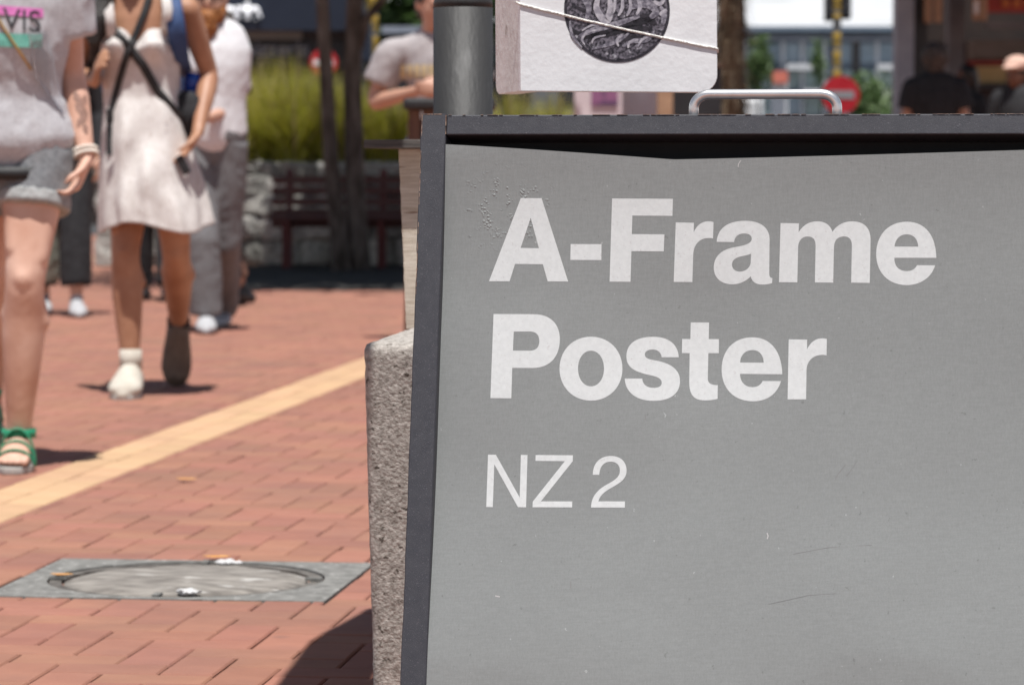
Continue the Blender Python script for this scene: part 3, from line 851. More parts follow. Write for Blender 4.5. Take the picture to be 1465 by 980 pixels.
for k, (x0_, x1_, y1_) in enumerate(((1323, 1334, 33), (1337, 1348, 33), (1392, 1402, 30), (1402.5, 1413, 30))):
    t = bx('hanging_sign', M['tan_lamp'], None, x0_, x1_, -22, y1_, YS - .1, .05, bevel=.02)
    tag(t, ['tan hanging sign nearest the corner column of the dark shop', 'tan hanging sign second from the corner column of the dark shop', 'tan hanging sign with pale print left of the red sign', 'tan hanging sign touching the red sign'][k], 'hanging sign', 'small tan signs hanging in the dark shopfront')
    if k == 2: bx('print', M['sign_white'], t, x0_ + 2, x1_ - 2, 2, 20, YS - .105, .004)

# no-entry signs, traffic post
def no_entry(px, py, rpx, Y, label, tilt=0):
    c = at(px, py, Y); r = rpx / FPX * Y
    t = empty('no_entry_sign', (c.x, Y, 0), label, 'road sign')
    m = MB(); m.tube([(c.x, Y + .06, -.03), (c.x, Y + .06, c.z + r)], .03, 10); m.build('post', M['light_grey'], t)
    m = MB(); m.tube([(c.x, Y, c.z), (c.x, Y + .02, c.z)], r, 32, side=(1, 0, 0)); m.build('disc', M['red_sign'], t)
    m = MB(); m.box((c.x, Y - .004, c.z), (r * 1.42, .006, r * .42)); m.build('bar', M['sign_grey'] if px > 1000 else M['white_paint'], t)  # one bar is coloured grey instead of white to stand for shade
no_entry(463, 90, 20, 42, 'red no-entry sign half hidden behind the slim tree trunk')
no_entry(1203, 136, 27, 48, 'red no-entry sign behind the carrying handle of the poster sign')

def striped_post(px, pyt, wpx, Y, label, lights):
    c = at(px, 100, Y); w = wpx / FPX * Y
    t = empty('traffic_post', (c.x, Y, 0), label, 'post'); top = at(px, pyt, Y).z
    z_ = 0; i = 0
    while z_ < top:
        m = MB(); m.tube([(c.x, Y, z_ - (.03 if i == 0 else 0)), (c.x, Y, min(z_ + .24, top))], w / 2, 14); m.build('band', M['yellow_paint'] if i % 2 == 0 else M['mid_grey'], t, smooth=False); z_ += .24 if i % 2 == 0 else .06; i += 1
    if lights:
        for (a, b, y0_, y1_) in lights:
            o = bx('signal_box', M['black_paint'], t, a, b, y0_, y1_, Y - .12, .24, bevel=.03)
            for k in range(3):
                q = at((a + b) / 2, y0_ + (y1_ - y0_) * (k + .5) / 3, Y - .13); m = MB(); m.tube([(q.x, Y - .14, q.z), (q.x, Y - .12, q.z)], (b - a) / FPX * Y * .36, 16); m.build('lens', M['glass_dark'], o)
striped_post(1197, -120, 12, 52, 'yellow banded traffic light post in front of the glass building', [(1181, 1192, -62, 31), (1205, 1218, -62, 28)])
bx('lens_hood', M['black_paint'], bpy.data.objects['traffic_post'], 1220, 1231, 58, 104, 52, .2, bevel=.02)
striped_post(533, -120, 17, 46, 'yellow banded post between the thick tree trunk and the man in grey', None)

# things glimpsed below the coin board
pk = empty('poster_stand', (at(850, 145, 21).x, 21, 0), 'pale pink poster stand with purple picture below the coin board', 'stand')
bx('panel', M['pinkish'], pk, 822, 892, 118, 300, 21, .06); bx('picture', M['purple'], pk, 846, 884, 112, 152, 20.985, .012)
for x in (826, 886): bx('leg', M['black_paint'], pk, x - 3, x + 3, 300.5, None, 21, .05)
lp = empty('light_post', (at(915, 145, 17).x, 17, 0), 'pale grey round post below the coin board', 'post')
m = MB(); q = at(915, 145, 17); m.tube([(q.x, 17, -.03), (q.x, 17, 3.4)], .092, 24); m.build('shaft', M['light_grey'], lp, smooth=True); m = MB(); m.tube([(q.x, 17, -.02), (q.x, 17, .03)], .16, 24); m.build('base_flange', M['mid_grey'], lp)
kb = empty('brown_cabinet', (at(985, 145, 22).x, 22, 0), 'dark cabinet with ochre side beside the pale post', 'cabinet')
bx('side_panel', M['tan_lamp'], kb, 941, 962, 100, None, 22, .5); bx('front_panel', M['black_paint'], kb, 962.5, 1032, 96, None, 22.02, .5); bx('top_panel', M['timber_brown'], kb, 938, 1034, 92, 95.6, 21.97, .56)

# ------------------------------------------------------------------ the A-frame poster sign
SO = Vector((-0.11993, 4.27022, 0.88750))         # top left corner of the front frame
SU = Vector((0.990268, -0.139173, 0.0))           # along the top rail
SD = Vector((-0.031307, -0.222762, -0.974370))    # down the leaning front
SN = Vector((-0.135606, -0.964888, 0.224951))     # out of the front face
SW, SH = 0.904, 0.911
def sp(u, v, n=0.0): return SO + SU * u + SD * v + SN * n
base_c = sp(SW / 2, SH); base_c.z = 0
sign = empty('poster_sign', base_c, 'grey A-frame poster sign in a dark metal frame reading A-Frame Poster NZ 2', 'sign')

def sbox(name, m, u0, u1, v0, v1, n0, n1, parent=sign, bevel=.0015):
    mb = MB()
    vs = [sp(u, v, n_) for n_ in (n0, n1) for v in (v0, v1) for u in (u0, u1)]
    mb.add(vs, [(0, 1, 3, 2), (4, 6, 7, 5), (0, 4, 5, 1), (2, 3, 7, 6), (0, 2, 6, 4), (1, 5, 7, 3)])
    return mb.build(name, m, parent, bevel=bevel)

def dented_stile(name, u0, u1, v0, v1, seed):
    """A stile of folded sheet metal with a slightly knocked outer edge."""
    mb = MB(); K = 60; vs = []; fs = []
    for i in range(K + 1):
        v = v0 + (v1 - v0) * i / K
        j = .0011 * noise.noise(Vector((seed, v * 9, 0))) + .0006 * noise.noise(Vector((seed + 4, v * 40, 0)))
        dip = .0022 * math.exp(-((v - .205) / .012) ** 2) + .0016 * math.exp(-((v - .068) / .01) ** 2)
        a = u0 + j + dip
        prof = [(a, -.046), (a, -.0014), (a + .0014, 0), (u1 - .0012, 0.0002 * math.sin(v * 30)), (u1, -.0012), (u1, -.046)]
        vs += [sp(x, v, n_) for x, n_ in prof]
    for i in range(K):
        for t in range(5): fs.append((6 * i + t, 6 * (i + 1) + t, 6 * (i + 1) + t + 1, 6 * i + t + 1))
    fs += [tuple(range(6)), tuple(range(6 * K + 5, 6 * K - 1, -1))]
    mb.add(vs, fs)
    return mb.build(name, M['frame'], sign)
st = dented_stile('side_stile', 0, .0335, 0, SH, 1.0)
dented_stile('side_stile', SW - .0335, SW, 0, SH, 7.0)
tr_ = sbox('top_rail', M['frame'], .034, SW - .034, .0015, .0285, -.046, -.0008)
sbox('bottom_rail', M['frame'], .034, SW - .034, SH - .045, SH - .015, -.046, -.0008)
# bare, rusty edges where the coat has chipped
def chipped(name, pts, w, parent, seed):
    rng = random.Random(seed); mb = MB()
    for (u0, v0), (u1, v1) in pts:
        L = math.hypot(u1 - u0, v1 - v0); k = int(L / .004)
        for i in range(k):
            if noise.noise(Vector((i * .17, seed, 0))) + .12 * rng.random() < .02: continue
            t = (i + rng.random() * .6) / k; s_ = rng.uniform(.3, 1.0) * w; ln = rng.uniform(.002, .006)
            cu, cv = u0 + (u1 - u0) * t, v0 + (v1 - v0) * t
            a = (u1 - u0) / L * ln / 2, (v1 - v0) / L * ln / 2; b = -(v1 - v0) / L * s_ / 2, (u1 - u0) / L * s_ / 2
            q = [sp(cu - a[0] - b[0], cv - a[1] - b[1], .0004), sp(cu + a[0] - b[0], cv + a[1] - b[1], .0004), sp(cu + a[0] + b[0], cv + a[1] + b[1], .0004), sp(cu - a[0] + b[0], cv - a[1] + b[1], .0004)]
            mb.add(q + [p - SN * .0012 for p in q], [(0, 1, 2, 3), (4, 7, 6, 5), (0, 4, 5, 1), (1, 5, 6, 2), (2, 6, 7, 3), (3, 7, 4, 0)])
    return tag(mb.build(name, M['rust'], parent), kind='stuff')
chipped('chipped_edge', [((.0012, .001), (.0335, .0008)), ((.0012, .002), (.0014, .26)), ((.033, .002), (.0336, .03))], .0013, st, 3)
chipped('chipped_edge', [((.036, .0018), (.87, .0018))], .0005, tr_, 8)
sbox('backing_sheet', M['black'], .02, SW - .02, .02, SH - .02, -.054, -.049, bevel=0)

# how the sheet bows: its slope down the board, summed into a depth every 10 mm
def slope(v):
    ks = [(0, -.150), (.08, -.135), (.17, -.065), (.26, -.005), (.36, -.01), (.44, .0), (.55, .065), (.66, .085), (.74, .05), (.78, .06), (.86, -.05), (.95, -.05)]
    for (a, x), (b, y) in zip(ks, ks[1:]):
        if v <= b: return x + (y - x) * (v - a) / (b - a)
    return ks[-1][1]
SAG = [0.0]
for i in range(95): SAG.append(SAG[-1] + .0104 * slope(i * .01 + .005))
def sheet(u, v):
    """How far the poster bulges from its flat place (metres, along the outward normal)."""
    t = min(max(v / .01, 0), len(SAG) - 1.001); i = int(t); a = SAG[i] + (SAG[i + 1] - SAG[i]) * (t - i)
    b = .0055 * noise.noise(Vector((u * 3.1 + .6, v * 3.4, 5.0))) + .0012 * noise.noise(Vector((u * 8, v * 8, 1.0)))
    c = -.0075 * math.exp(-((u - .36) / .15) ** 2) * math.exp(-((v - .32) / .13) ** 2)
    g_ = min(1, max(0, (v - .05) / .18))
    return max(-.044, min(-.0025, a - SAG[5] + (b + c) * g_ - .003))
def poster_top(u):
    if u < .333: return .0395 + (.0610 - .0395) * (max(u, 0) / .333) ** 1.15
    t = (u - .333) / .46
    return .0612 - .0122 * t ** 1.15
po = MB(); KU, KV = 90, 84; vs = []
for i in range(KV + 1):
    for j in range(KU + 1):
        u = .025 + (SW - .05) * j / KU; v0 = poster_top(u); v = v0 + (SH - .03 - v0) * i / KV
        vs.append(sp(u, v, sheet(u, v)))
nf = [(i * (KU + 1) + j, (i + 1) * (KU + 1) + j, (i + 1) * (KU + 1) + j + 1, i * (KU + 1) + j + 1) for i in range(KV) for j in range(KU)]
po.add(vs, nf)

# poster paper: mid grey print with tiny specks, scuffs and trapped air bubbles at the top left
pm = bpy.data.materials.new('grey_poster'); pm.use_nodes = True
nt = pm.node_tree; N_ = nt.nodes; L_ = nt.links; bs = N_['Principled BSDF']
bs.inputs['Roughness'].default_value = .5; bs.inputs['Specular IOR Level'].default_value = .35
tc = N_.new('ShaderNodeTexCoord')
def noi(scale, detail=4, stretch=None):
    n_ = N_.new('ShaderNodeTexNoise'); n_.inputs['Scale'].default_value = scale; n_.inputs['Detail'].default_value = detail
    mp = N_.new('ShaderNodeMapping'); L_.new(tc.outputs['Object'], mp.inputs['Vector'])
    if stretch: mp.inputs['Scale'].default_value = stretch
    L_.new(mp.outputs[0], n_.inputs['Vector']); return n_.outputs['Fac']
def rng_(x, a, b, c=0., d=1.):
    n_ = N_.new('ShaderNodeMapRange'); L_.new(x, n_.inputs['Value'])
    for k_, val in zip(('From Min', 'From Max', 'To Min', 'To Max'), (a, b, c, d)): n_.inputs[k_].default_value = val
    return n_.outputs['Result']
def mth(op, a, b):
    n_ = N_.new('ShaderNodeMath'); n_.operation = op
    for k_, x in enumerate((a, b)):
        if isinstance(x, (int, float)): n_.inputs[k_].default_value = x
        else: L_.new(x, n_.inputs[k_])
    return n_.outputs[0]
base = rng_(noi(3.0, 3), .3, .7, .222, .242)
grain = rng_(noi(650, 2), .3, .7, .95, 1.05)
weave = rng_(noi(520, 2, (1, 1, .12)), .35, .65, .965, 1.035)
weave2 = rng_(noi(380, 2, (.06, 1, 1)), .35, .65, .97, 1.03)
val = mth('MULTIPLY', mth('MULTIPLY', mth('MULTIPLY', base, grain), weave), weave2)
specks = rng_(noi(140, 3), .70, .735, 0, 1)
val = mth('SUBTRACT', val, mth('MULTIPLY', specks, .05))
wsp = rng_(noi(95, 3, (1.3, 1, 1)), .745, .76, 0, 1)
val = mth('ADD', val, mth('MULTIPLY', wsp, .12))
cc = N_.new('ShaderNodeCombineColor')
for k_, tint in enumerate((.935, 1.0, .99)): L_.new(mth('MULTIPLY', val, tint), cc.inputs[k_])
L_.new(cc.outputs[0], bs.inputs['Base Color'])
# bubbles only around the upper left corner of the sheet
bc = sp(.115, .125)
vd = N_.new('ShaderNodeVectorMath'); vd.operation = 'DISTANCE'; L_.new(tc.outputs['Object'], vd.inputs[0]); vd.inputs[1].default_value = bc
near = rng_(mth('ADD', vd.outputs['Value'], mth('MULTIPLY', noi(16, 2), .10)), .075, .125, 1, 0)
vo = N_.new('ShaderNodeTexVoronoi'); vo.inputs['Scale'].default_value = 260; L_.new(tc.outputs['Object'], vo.inputs['Vector'])
bub = mth('MULTIPLY', mth('MULTIPLY', rng_(vo.outputs['Distance'], .25, .5, 1, 0), rng_(noi(70, 3), .50, .60, 0, 1)), near)
hgt = mth('ADD', mth('MULTIPLY', bub, .6), mth('MULTIPLY', noi(500, 3), .05))
bp = N_.new('ShaderNodeBump'); bp.inputs['Strength'].default_value = .75; bp.inputs['Distance'].default_value = .0014
L_.new(hgt, bp.inputs['Height']); L_.new(bp.outputs['Normal'], bs.inputs['Normal'])
poster = po.build('poster', pm, sign, smooth=True)

GLYPHS = [
    ('A', 'M 135.7,112.5 L 163.3,112.8 L 201.8,223.9 L 174.7,223.8 L 167.6,201.0 L 130.7,200.7 L 124.2,223.9 L 96.8,224.0 Z M 149.6,139.0 L 161.7,179.6 L 137.4,179.3'),
    ('-', 'M 203.6,173.9 L 244.3,173.9 L 244.7,195.1 L 203.7,195.1'),
    ('F', 'M 256.5,113.0 L 336.4,113.3 L 336.5,136.0 L 283.8,135.8 L 283.8,160.4 L 326.6,160.5 L 326.4,183.2 L 283.9,183.1 L 283.9,223.8 L 256.4,223.8'),
    ('r', 'M 341.1,144.7 L 364.9,145.1 L 364.9,157.9 C 368.3,148.6 375.1,143.2 383.8,143.1 C 386.3,143.1 388.5,143.4 390.5,144.1 L 390.4,165.8 C 388.0,165.3 385.5,165.2 383.6,165.4 C 371.8,166.0 365.3,174.7 365.1,187.3 L 365.0,223.7 L 340.6,223.7'),
    ('a', 'M 395.3,170.3 C 395.8,151.7 409.9,142.3 431.6,142.3 C 452.1,142.2 463.6,151.6 464.1,166.7 L 464.7,209.6 C 464.8,215.9 465.5,217.4 469.0,217.9 L 468.7,224.5 C 464.7,226.0 460.4,226.7 456.1,226.6 C 446.8,226.5 442.4,222.3 440.9,215.7 C 435.0,222.4 426.4,226.5 416.8,226.5 C 401.7,226.3 392.8,217.6 392.4,204.0 C 392.2,188.5 403.2,179.6 420.5,177.0 C 432.8,174.7 440.9,172.5 440.9,165.9 C 440.6,161.1 436.3,159.2 430.7,159.2 C 423.3,159.3 418.7,163.1 417.9,170.6 Z M 440.5,185.8 L 440.4,196.5 C 440.2,204.1 434.1,209.5 426.7,209.6 C 420.5,209.6 416.1,206.1 416.0,200.0 C 416.1,194.1 420.8,190.9 429.4,189.1 C 434.3,188.1 437.4,187.3 440.5,185.8'),
    ('m', 'M 477.8,145.1 L 501.7,145.5 L 501.6,157.3 C 506.9,148.0 514.9,142.8 525.3,142.8 C 534.9,142.8 542.2,147.0 545.3,156.6 C 551.0,147.4 559.7,142.7 570.9,142.7 C 586.9,143.0 594.6,151.8 594.7,168.2 L 594.6,223.7 L 570.8,223.5 L 570.8,174.8 C 570.6,166.6 567.2,162.7 560.3,162.7 C 552.3,162.8 548.0,167.5 547.7,176.5 L 547.7,223.6 L 524.1,223.4 L 524.0,175.0 C 523.7,166.8 520.3,162.9 513.6,162.9 C 505.9,162.9 501.6,168.5 501.4,176.7 L 501.4,223.4 L 477.7,223.3'),
    ('e', 'M 679.4,190.4 L 625.6,190.6 C 625.8,202.4 632.2,208.0 642.0,208.0 C 648.0,208.0 652.5,205.2 654.9,200.1 L 678.1,200.2 C 673.5,216.8 659.3,226.3 641.9,226.4 C 618.1,226.2 602.3,209.8 602.2,184.5 C 602.4,159.2 617.9,143.1 641.0,143.0 C 664.9,143.1 678.5,161.4 679.4,190.4 Z M 625.6,175.8 L 656.0,175.8 C 655.2,165.1 649.1,159.7 640.9,159.7 C 632.5,159.7 626.3,165.6 625.6,175.8'),
    ('P', 'M 104.3,267.6 L 157.0,267.6 C 179.4,267.4 192.4,279.8 193.0,301.0 C 193.4,324.9 180.2,338.8 157.8,339.0 L 131.3,339.1 L 131.4,379.3 L 103.8,379.3 Z M 131.8,290.9 L 153.0,290.7 C 161.6,290.7 165.7,295.3 166.0,303.2 C 166.2,311.8 161.7,316.1 153.2,316.2 L 131.5,316.1'),
    ('o', 'M 233.9,296.9 C 257.7,296.7 275.7,314.5 276.3,338.8 C 277.0,363.0 259.9,381.0 236.2,381.3 C 212.5,381.5 194.4,363.8 193.7,339.5 C 193.0,315.2 210.1,297.1 233.9,296.9 Z M 234.4,315.5 C 244.3,315.4 251.8,325.4 252.2,338.9 C 252.5,352.3 245.5,362.4 235.7,362.5 C 225.9,362.6 218.4,352.7 218.0,339.2 C 217.6,325.7 224.6,315.6 234.4,315.5'),
    ('s', 'M 279.7,351.8 L 302.6,351.6 C 303.4,360.5 310.2,363.8 318.0,363.7 C 324.0,363.7 328.3,361.4 328.2,356.8 C 328.0,351.1 321.8,349.0 312.2,347.0 C 294.0,343.1 281.5,338.1 281.1,322.5 C 280.9,305.2 294.0,296.5 315.2,296.4 C 336.3,296.2 348.6,306.5 349.7,323.2 L 327.4,323.4 C 326.3,316.4 321.6,313.3 315.0,313.3 C 308.9,313.4 305.1,316.0 305.2,320.0 C 305.4,325.1 311.1,326.3 320.1,327.8 C 338.3,330.9 351.7,338.7 352.0,354.5 C 352.2,371.5 339.4,380.6 317.8,380.8 C 295.5,381.1 280.8,369.8 279.7,351.8'),
    ('t', 'M 364.3,277.1 L 388.2,277.0 L 388.2,298.9 L 401.5,298.9 L 401.7,317.4 L 388.1,317.4 L 388.1,350.5 C 388.2,356.6 391.2,359.2 401.2,359.3 L 401.3,377.1 C 396.3,378.8 391.0,379.6 384.4,379.5 C 371.8,379.4 364.7,373.8 364.1,356.8 L 363.8,317.6 L 353.7,317.5 L 353.6,299.0 L 364.3,299.1'),
    ('e', 'M 484.2,344.3 L 429.6,344.3 C 430.4,355.6 436.7,361.6 446.3,361.5 C 452.2,361.4 456.7,358.6 459.1,353.3 L 482.8,353.2 C 478.0,370.2 465.7,379.9 446.4,380.0 C 422.1,380.0 406.3,363.7 405.8,338.6 C 405.5,313.3 420.5,296.3 444.8,296.1 C 469.0,296.1 483.0,314.5 484.2,344.3 Z M 429.5,329.4 L 460.1,329.3 C 459.2,318.4 453.5,312.8 445.1,312.9 C 436.4,313.0 429.7,319.2 429.5,329.4'),
    ('r', 'M 491.7,298.4 L 515.5,298.6 L 515.5,311.4 C 519.8,302.1 526.2,296.8 534.6,296.8 C 536.9,296.8 538.7,297.0 540.8,297.6 L 540.8,319.1 C 538.7,318.7 536.7,318.4 534.7,318.5 C 522.4,319.0 515.4,327.6 515.3,338.5 L 515.3,376.7 L 491.6,377.0'),
    ('N', 'M 103.1,453.7 L 113.4,453.7 L 146.5,509.2 L 146.3,453.5 L 155.0,453.5 L 155.2,521.8 L 144.6,521.8 L 111.7,466.2 L 111.6,522.3 L 103.0,522.2'),
    ('Z', 'M 165.7,453.4 L 214.5,453.2 L 214.5,461.0 L 174.3,513.8 L 215.4,513.3 L 215.3,521.1 L 163.6,521.6 L 163.8,514.1 L 204.2,461.0 L 165.7,461.2'),
    ('2', 'M 240.0,520.9 L 284.0,520.4 L 284.0,512.4 L 249.4,512.8 C 251.3,504.8 257.6,499.7 266.0,494.9 C 277.9,488.0 285.3,482.9 285.1,472.3 C 284.6,460.1 276.3,453.4 264.2,453.5 C 250.0,453.7 240.9,462.8 241.2,478.4 L 249.6,478.4 C 250.0,467.0 255.2,461.1 264.1,461.0 C 271.5,460.9 276.2,465.2 276.4,472.4 C 276.6,479.5 272.1,483.8 262.3,489.4 C 246.9,497.7 240.0,507.1 240.0,520.9'),
]
def glyph_mesh(path):
    """Fill a letter outline (millimetres on the poster) and lay it on the bent sheet."""
    cu = bpy.data.curves.new('tmp', 'CURVE'); cu.dimensions = '2D'; cu.fill_mode = 'BOTH'
    tok = path.split(); i = 0; loops = []; cur = None; pen = None
    P = lambda t: tuple(float(x) for x in t.split(','))
    while i < len(tok):
        t = tok[i]
        if t == 'M': pen = P(tok[i + 1]); cur = [pen]; loops.append(cur); i += 2
        elif t == 'L': pen = P(tok[i + 1]); cur.append(pen); i += 2
        elif t == 'C':
            a, b, c_ = P(tok[i + 1]), P(tok[i + 2]), P(tok[i + 3])
            for k in range(1, 15):
                s_ = k / 14; r_ = 1 - s_
                cur.append(tuple(r_ ** 3 * pen[q] + 3 * r_ * r_ * s_ * a[q] + 3 * r_ * s_ * s_ * b[q] + s_ ** 3 * c_[q] for q in (0, 1)))
            pen = c_; i += 4
        else: i += 1
    for lp_ in loops:
        if math.dist(lp_[0], lp_[-1]) < .3: lp_.pop()
        s_ = cu.splines.new('POLY'); s_.points.add(len(lp_) - 1); s_.use_cyclic_u = True
        for q, p in zip(s_.points, lp_): q.co = (p[0], p[1], 0, 1)
    o = bpy.data.objects.new('tmp', cu); col.objects.link(o)
    dg = bpy.context.evaluated_depsgraph_get()
    me = bpy.data.meshes.new_from_object(o.evaluated_get(dg), depsgraph=dg)
    bpy.data.objects.remove(o)
    bm = bmesh.new(); bm.from_mesh(me)
    bmesh.ops.remove_doubles(bm, verts=bm.verts, dist=.02)
    xs = [v.co.x for v in bm.verts]; ys = [v.co.y for v in bm.verts]
    for lo_, hi_, nrm in ((min(xs), max(xs), (1, 0, 0)), (min(ys), max(ys), (0, 1, 0))):
        p = lo_ + 9
        while p < hi_:
            bmesh.ops.bisect_plane(bm, geom=bm.verts[:] + bm.edges[:] + bm.faces[:], plane_co=Vector(nrm) * p, plane_no=nrm); p += 9
    bmesh.ops.triangulate(bm, faces=bm.faces)
    for v in bm.verts:
        u, w = v.co.x / 1000, v.co.y / 1000
        d_ = sheet(u, w) + .006; u += .142 * d_; w += .173 * d_      # the traced outlines lie on the flat sheet
        v.co = sp(u, w, sheet(u, w) + .00018)
    bmesh.ops.dissolve_degenerate(bm, dist=.00005, edges=bm.edges)
    for f in bm.faces: f.smooth = False
    bm.normal_update()
    if sum(f.normal.dot(SN) for f in bm.faces) < 0: bmesh.ops.reverse_faces(bm, faces=bm.faces)
    bm.to_mesh(me); bm.free(); me.materials.clear(); me.materials.append(M['letter'])
    return me
for ch, path in GLYPHS: link('letter', glyph_mesh(path), poster)

# scratches and nicks on the sheet
M['nick'] = mat('bare_nick', (.45, .45, .45), rough=.6); M['scuff'] = mat('dark_scuff', (.195, .195, .195), rough=.6)
def mark(pts, w, m_, nm):
    mb = MB(); vs = []
    for i, (u, v) in enumerate(pts):
        a, b = pts[max(i - 1, 0)], pts[min(i + 1, len(pts) - 1)]; L = math.hypot(b[0] - a[0], b[1] - a[1]); nx, ny = -(b[1] - a[1]) / L, (b[0] - a[0]) / L
        for s2 in (-1, 1): vs.append(sp(u + nx * w * s2 / 2, v + ny * w * s2 / 2, sheet(u, v) + .0002))
    mb.add(vs, [(2 * i, 2 * i + 1, 2 * i + 3, 2 * i + 2) for i in range(len(pts) - 1)]); return mb.build(nm, M[m_], poster)
mark([(.424, .0625), (.421, .067), (.4205, .071)], .0011, 'nick', 'nick')
mark([(.466, .548), (.4675, .552), (.4665, .556)], .0013, 'nick', 'nick')
mark([(.565, .458), (.556, .470), (.552, .477)], .0007, 'scuff', 'scratch')
mark([(.580, .452), (.571, .467), (.566, .473)], .0005, 'scuff', 'scratch')
mark([(.50, .575), (.545, .566), (.60, .562)], .0005, 'scuff', 'scratch')
mark([(.47, .64), (.52, .628), (.555, .625)], .0004, 'scuff', 'scratch')
mark([(.215, .615), (.2155, .624)], .0013, 'scuff', 'scratch')
mark([(.118, .636), (.124, .637)], .0016, 'nick', 'nick')
mark([(.305, .395), (.3055, .402)], .001, 'scuff', 'scratch')

# rear half of the A, hinges and the carrying handle
RB = Vector((-SN.x, -SN.y, 0)).normalized()        # away from the viewer
def rp(u, h, y): return SO + SU * u + RB * (.064 + y) + Vector((0, 0, h - SO.z))
def rear_bar(name, a, b, w=.03, t=.022):
    mb = MB(); mb.bar(a, b, w, t, up=RB); return mb.build(name, M['frame'], sign)
rear_bar('rear_leg', rp(.015, .88, .0), rp(.015, 0, .235)); rear_bar('rear_leg', rp(SW - .015, .88, .0), rp(SW - .015, 0, .235))
rear_bar('rear_rail', rp(.032, .868, .004), rp(SW - .032, .868, .004)); rear_bar('rear_rail', rp(.032, .05, .222), rp(SW - .032, .05, .222))
mb = MB(); mb.add([rp(.03, .855, .006), rp(SW - .03, .855, .006), rp(SW - .03, .065, .217), rp(.03, .065, .217)], [(0, 1, 2, 3)]); o = mb.build('rear_sheet', M['black'], sign)
s_ = o.modifiers.new('solidify', 'SOLIDIFY'); s_.thickness = .003
for u in (.14, SW - .14): sbox('hinge', M['steel'], u - .03, u + .03, .004, .012, -.063, -.047)
hu0, hu1 = .357, .549; hz = .031
hp = []
hb = lambda u, h: SO + SU * u + RB * .030 + Vector((0, 0, h))
hp += [hb(hu0 + .002, -.02), hb(hu0 + .002, .006)]
for k in range(9):
    a = k / 8 * PI / 2; hp.append(hb(hu0 + .002 + .021 * (1 - math.cos(a)), .0075 + .0175 * math.sin(a)))
for k in range(9):
    a = PI / 2 - k / 8 * PI / 2; hp.append(hb(hu1 - .002 - .021 * (1 - math.cos(a)), .0075 + .0175 * math.sin(a)))
hp += [hb(hu1 - .002, .006), hb(hu1 - .002, -.02)]
mb = MB(); mb.tube(hp, .0066, 16); mb.build('carrying_handle', M['steel'], sign, smooth=True)

# ------------------------------------------------------------------ concrete block with timber panel and cap
CY = 4.80
cl = at(518, 492, CY); CT = cl.z + .002
blk = empty('timber_stand', (cl.x + .2, CY + .3, 0), 'weathered white timber panel with dark flat cap on a rough concrete block', 'stand')
BE, BD = PE, PD
def concrete_block():
    mb = MB(); nx, ny, nz = 40, 50, 70; W_, D_, H_ = .46, .90, CT + .02
    bm = bmesh.new(); bmesh.ops.create_cube(bm, size=1.0)
    bmesh.ops.subdivide_edges(bm, edges=bm.edges, cuts=46, use_grid_fill=True)
    for v in bm.verts:
        p = v.co; q = Vector((p.x, p.y, p.z))
        # worn, rounded arrises
        ex, ey, ez = (W_ * (q.x + .5)), (D_ * (q.y + .5)), (H_ * (q.z + .5))
        taper = .011 * (1 - ez / H_)
        r = .010
        dx, dz, dyy = max(0, r - ex), max(0, r - (H_ - ez)), max(0, r - ey)
        s_ = math.sqrt(dx * dx + dz * dz + dyy * dyy)
        k = max(0, s_ - r * .92) if (dx > 0) + (dz > 0) + (dyy > 0) > 1 else 0
        x, y, z = ex + (k * .8 if dx else 0) + taper, ey + (k * .8 if dyy else 0) + .02 * (1 - ez / H_), ez - (k * .8 if dz else 0)
        P = Vector((x, y, z))
        rough = .0009 * noise.noise(P * 55) + .0009 * noise.noise(P * 140) + .0004 * noise.noise(P * 14)
        chip = -.003 * max(0, noise.noise(P * 22 + Vector((4, 4, 4))) - .25) * (1 if (dx or dyy or dz) else .35)
        nrm = Vector((-1 if q.x < -.49 else (1 if q.x > .49 else 0), -1 if q.y < -.49 else (1 if q.y > .49 else 0), 1 if q.z > .49 else 0))
        P += nrm * (rough + chip)
        v.co = Vector((cl.x, CY, 0)) + BE * P.x + BD * P.y + Vector((0, 0, P.z - .02))
    me = bpy.data.meshes.new('concrete_block'); bm.to_mesh(me); bm.free()
    me.materials.append(M['concrete']); me.polygons.foreach_set('use_smooth', [True] * len(me.polygons))
    return link('concrete_block', me, blk)
concrete_block()
PYD = 5.42
pa = at(570, 213, PYD); pb = at(581, 466, PYD); zt = pa.z; zb = CT - .012
pan = MB(); K = 40; rngp = random.Random(2); outl = []
for i in range(K + 1):
    t = i / K; x = pa.x + (pb.x - pa.x) * t + .0012 * noise.noise(Vector((t * 30, 0, 1))) + .002 * max(0, noise.noise(Vector((t * 9, 3, 1))) - .1); outl.append((x - pa.x, (zb - zt) * t))
outl += [(.36, zb - zt), (.36, 0)]
pan.prism(outl, Vector((pa.x, PYD, zt)), BE, (0, 0, 1), -BD, .028)
panel = pan.build('timber_panel', M['timber_white'], blk, bevel=.0015)
for px_, py_ in ((585, 238), (586, 345), (589, 435), (593, 300)):
    q = at(px_, py_, PYD - .001); nb = MB(); nb.tube([q, q + Vector((0, .006, 0))], .0028, 10); nb.build('nail', M['rust'], panel)
ca = at(520, 200, PYD - .05); cb = at(520, 212.5, PYD - .05)
cap = MB(); cap.prism([(0, 0), (.46, 0), (.46, cb.z - ca.z), (0, cb.z - ca.z)], Vector((ca.x, PYD - .034, ca.z)), BE, (0, 0, 1), -BD, .26)
cap.build('cap_board', M['timber_dark'], blk, bevel=.0015)

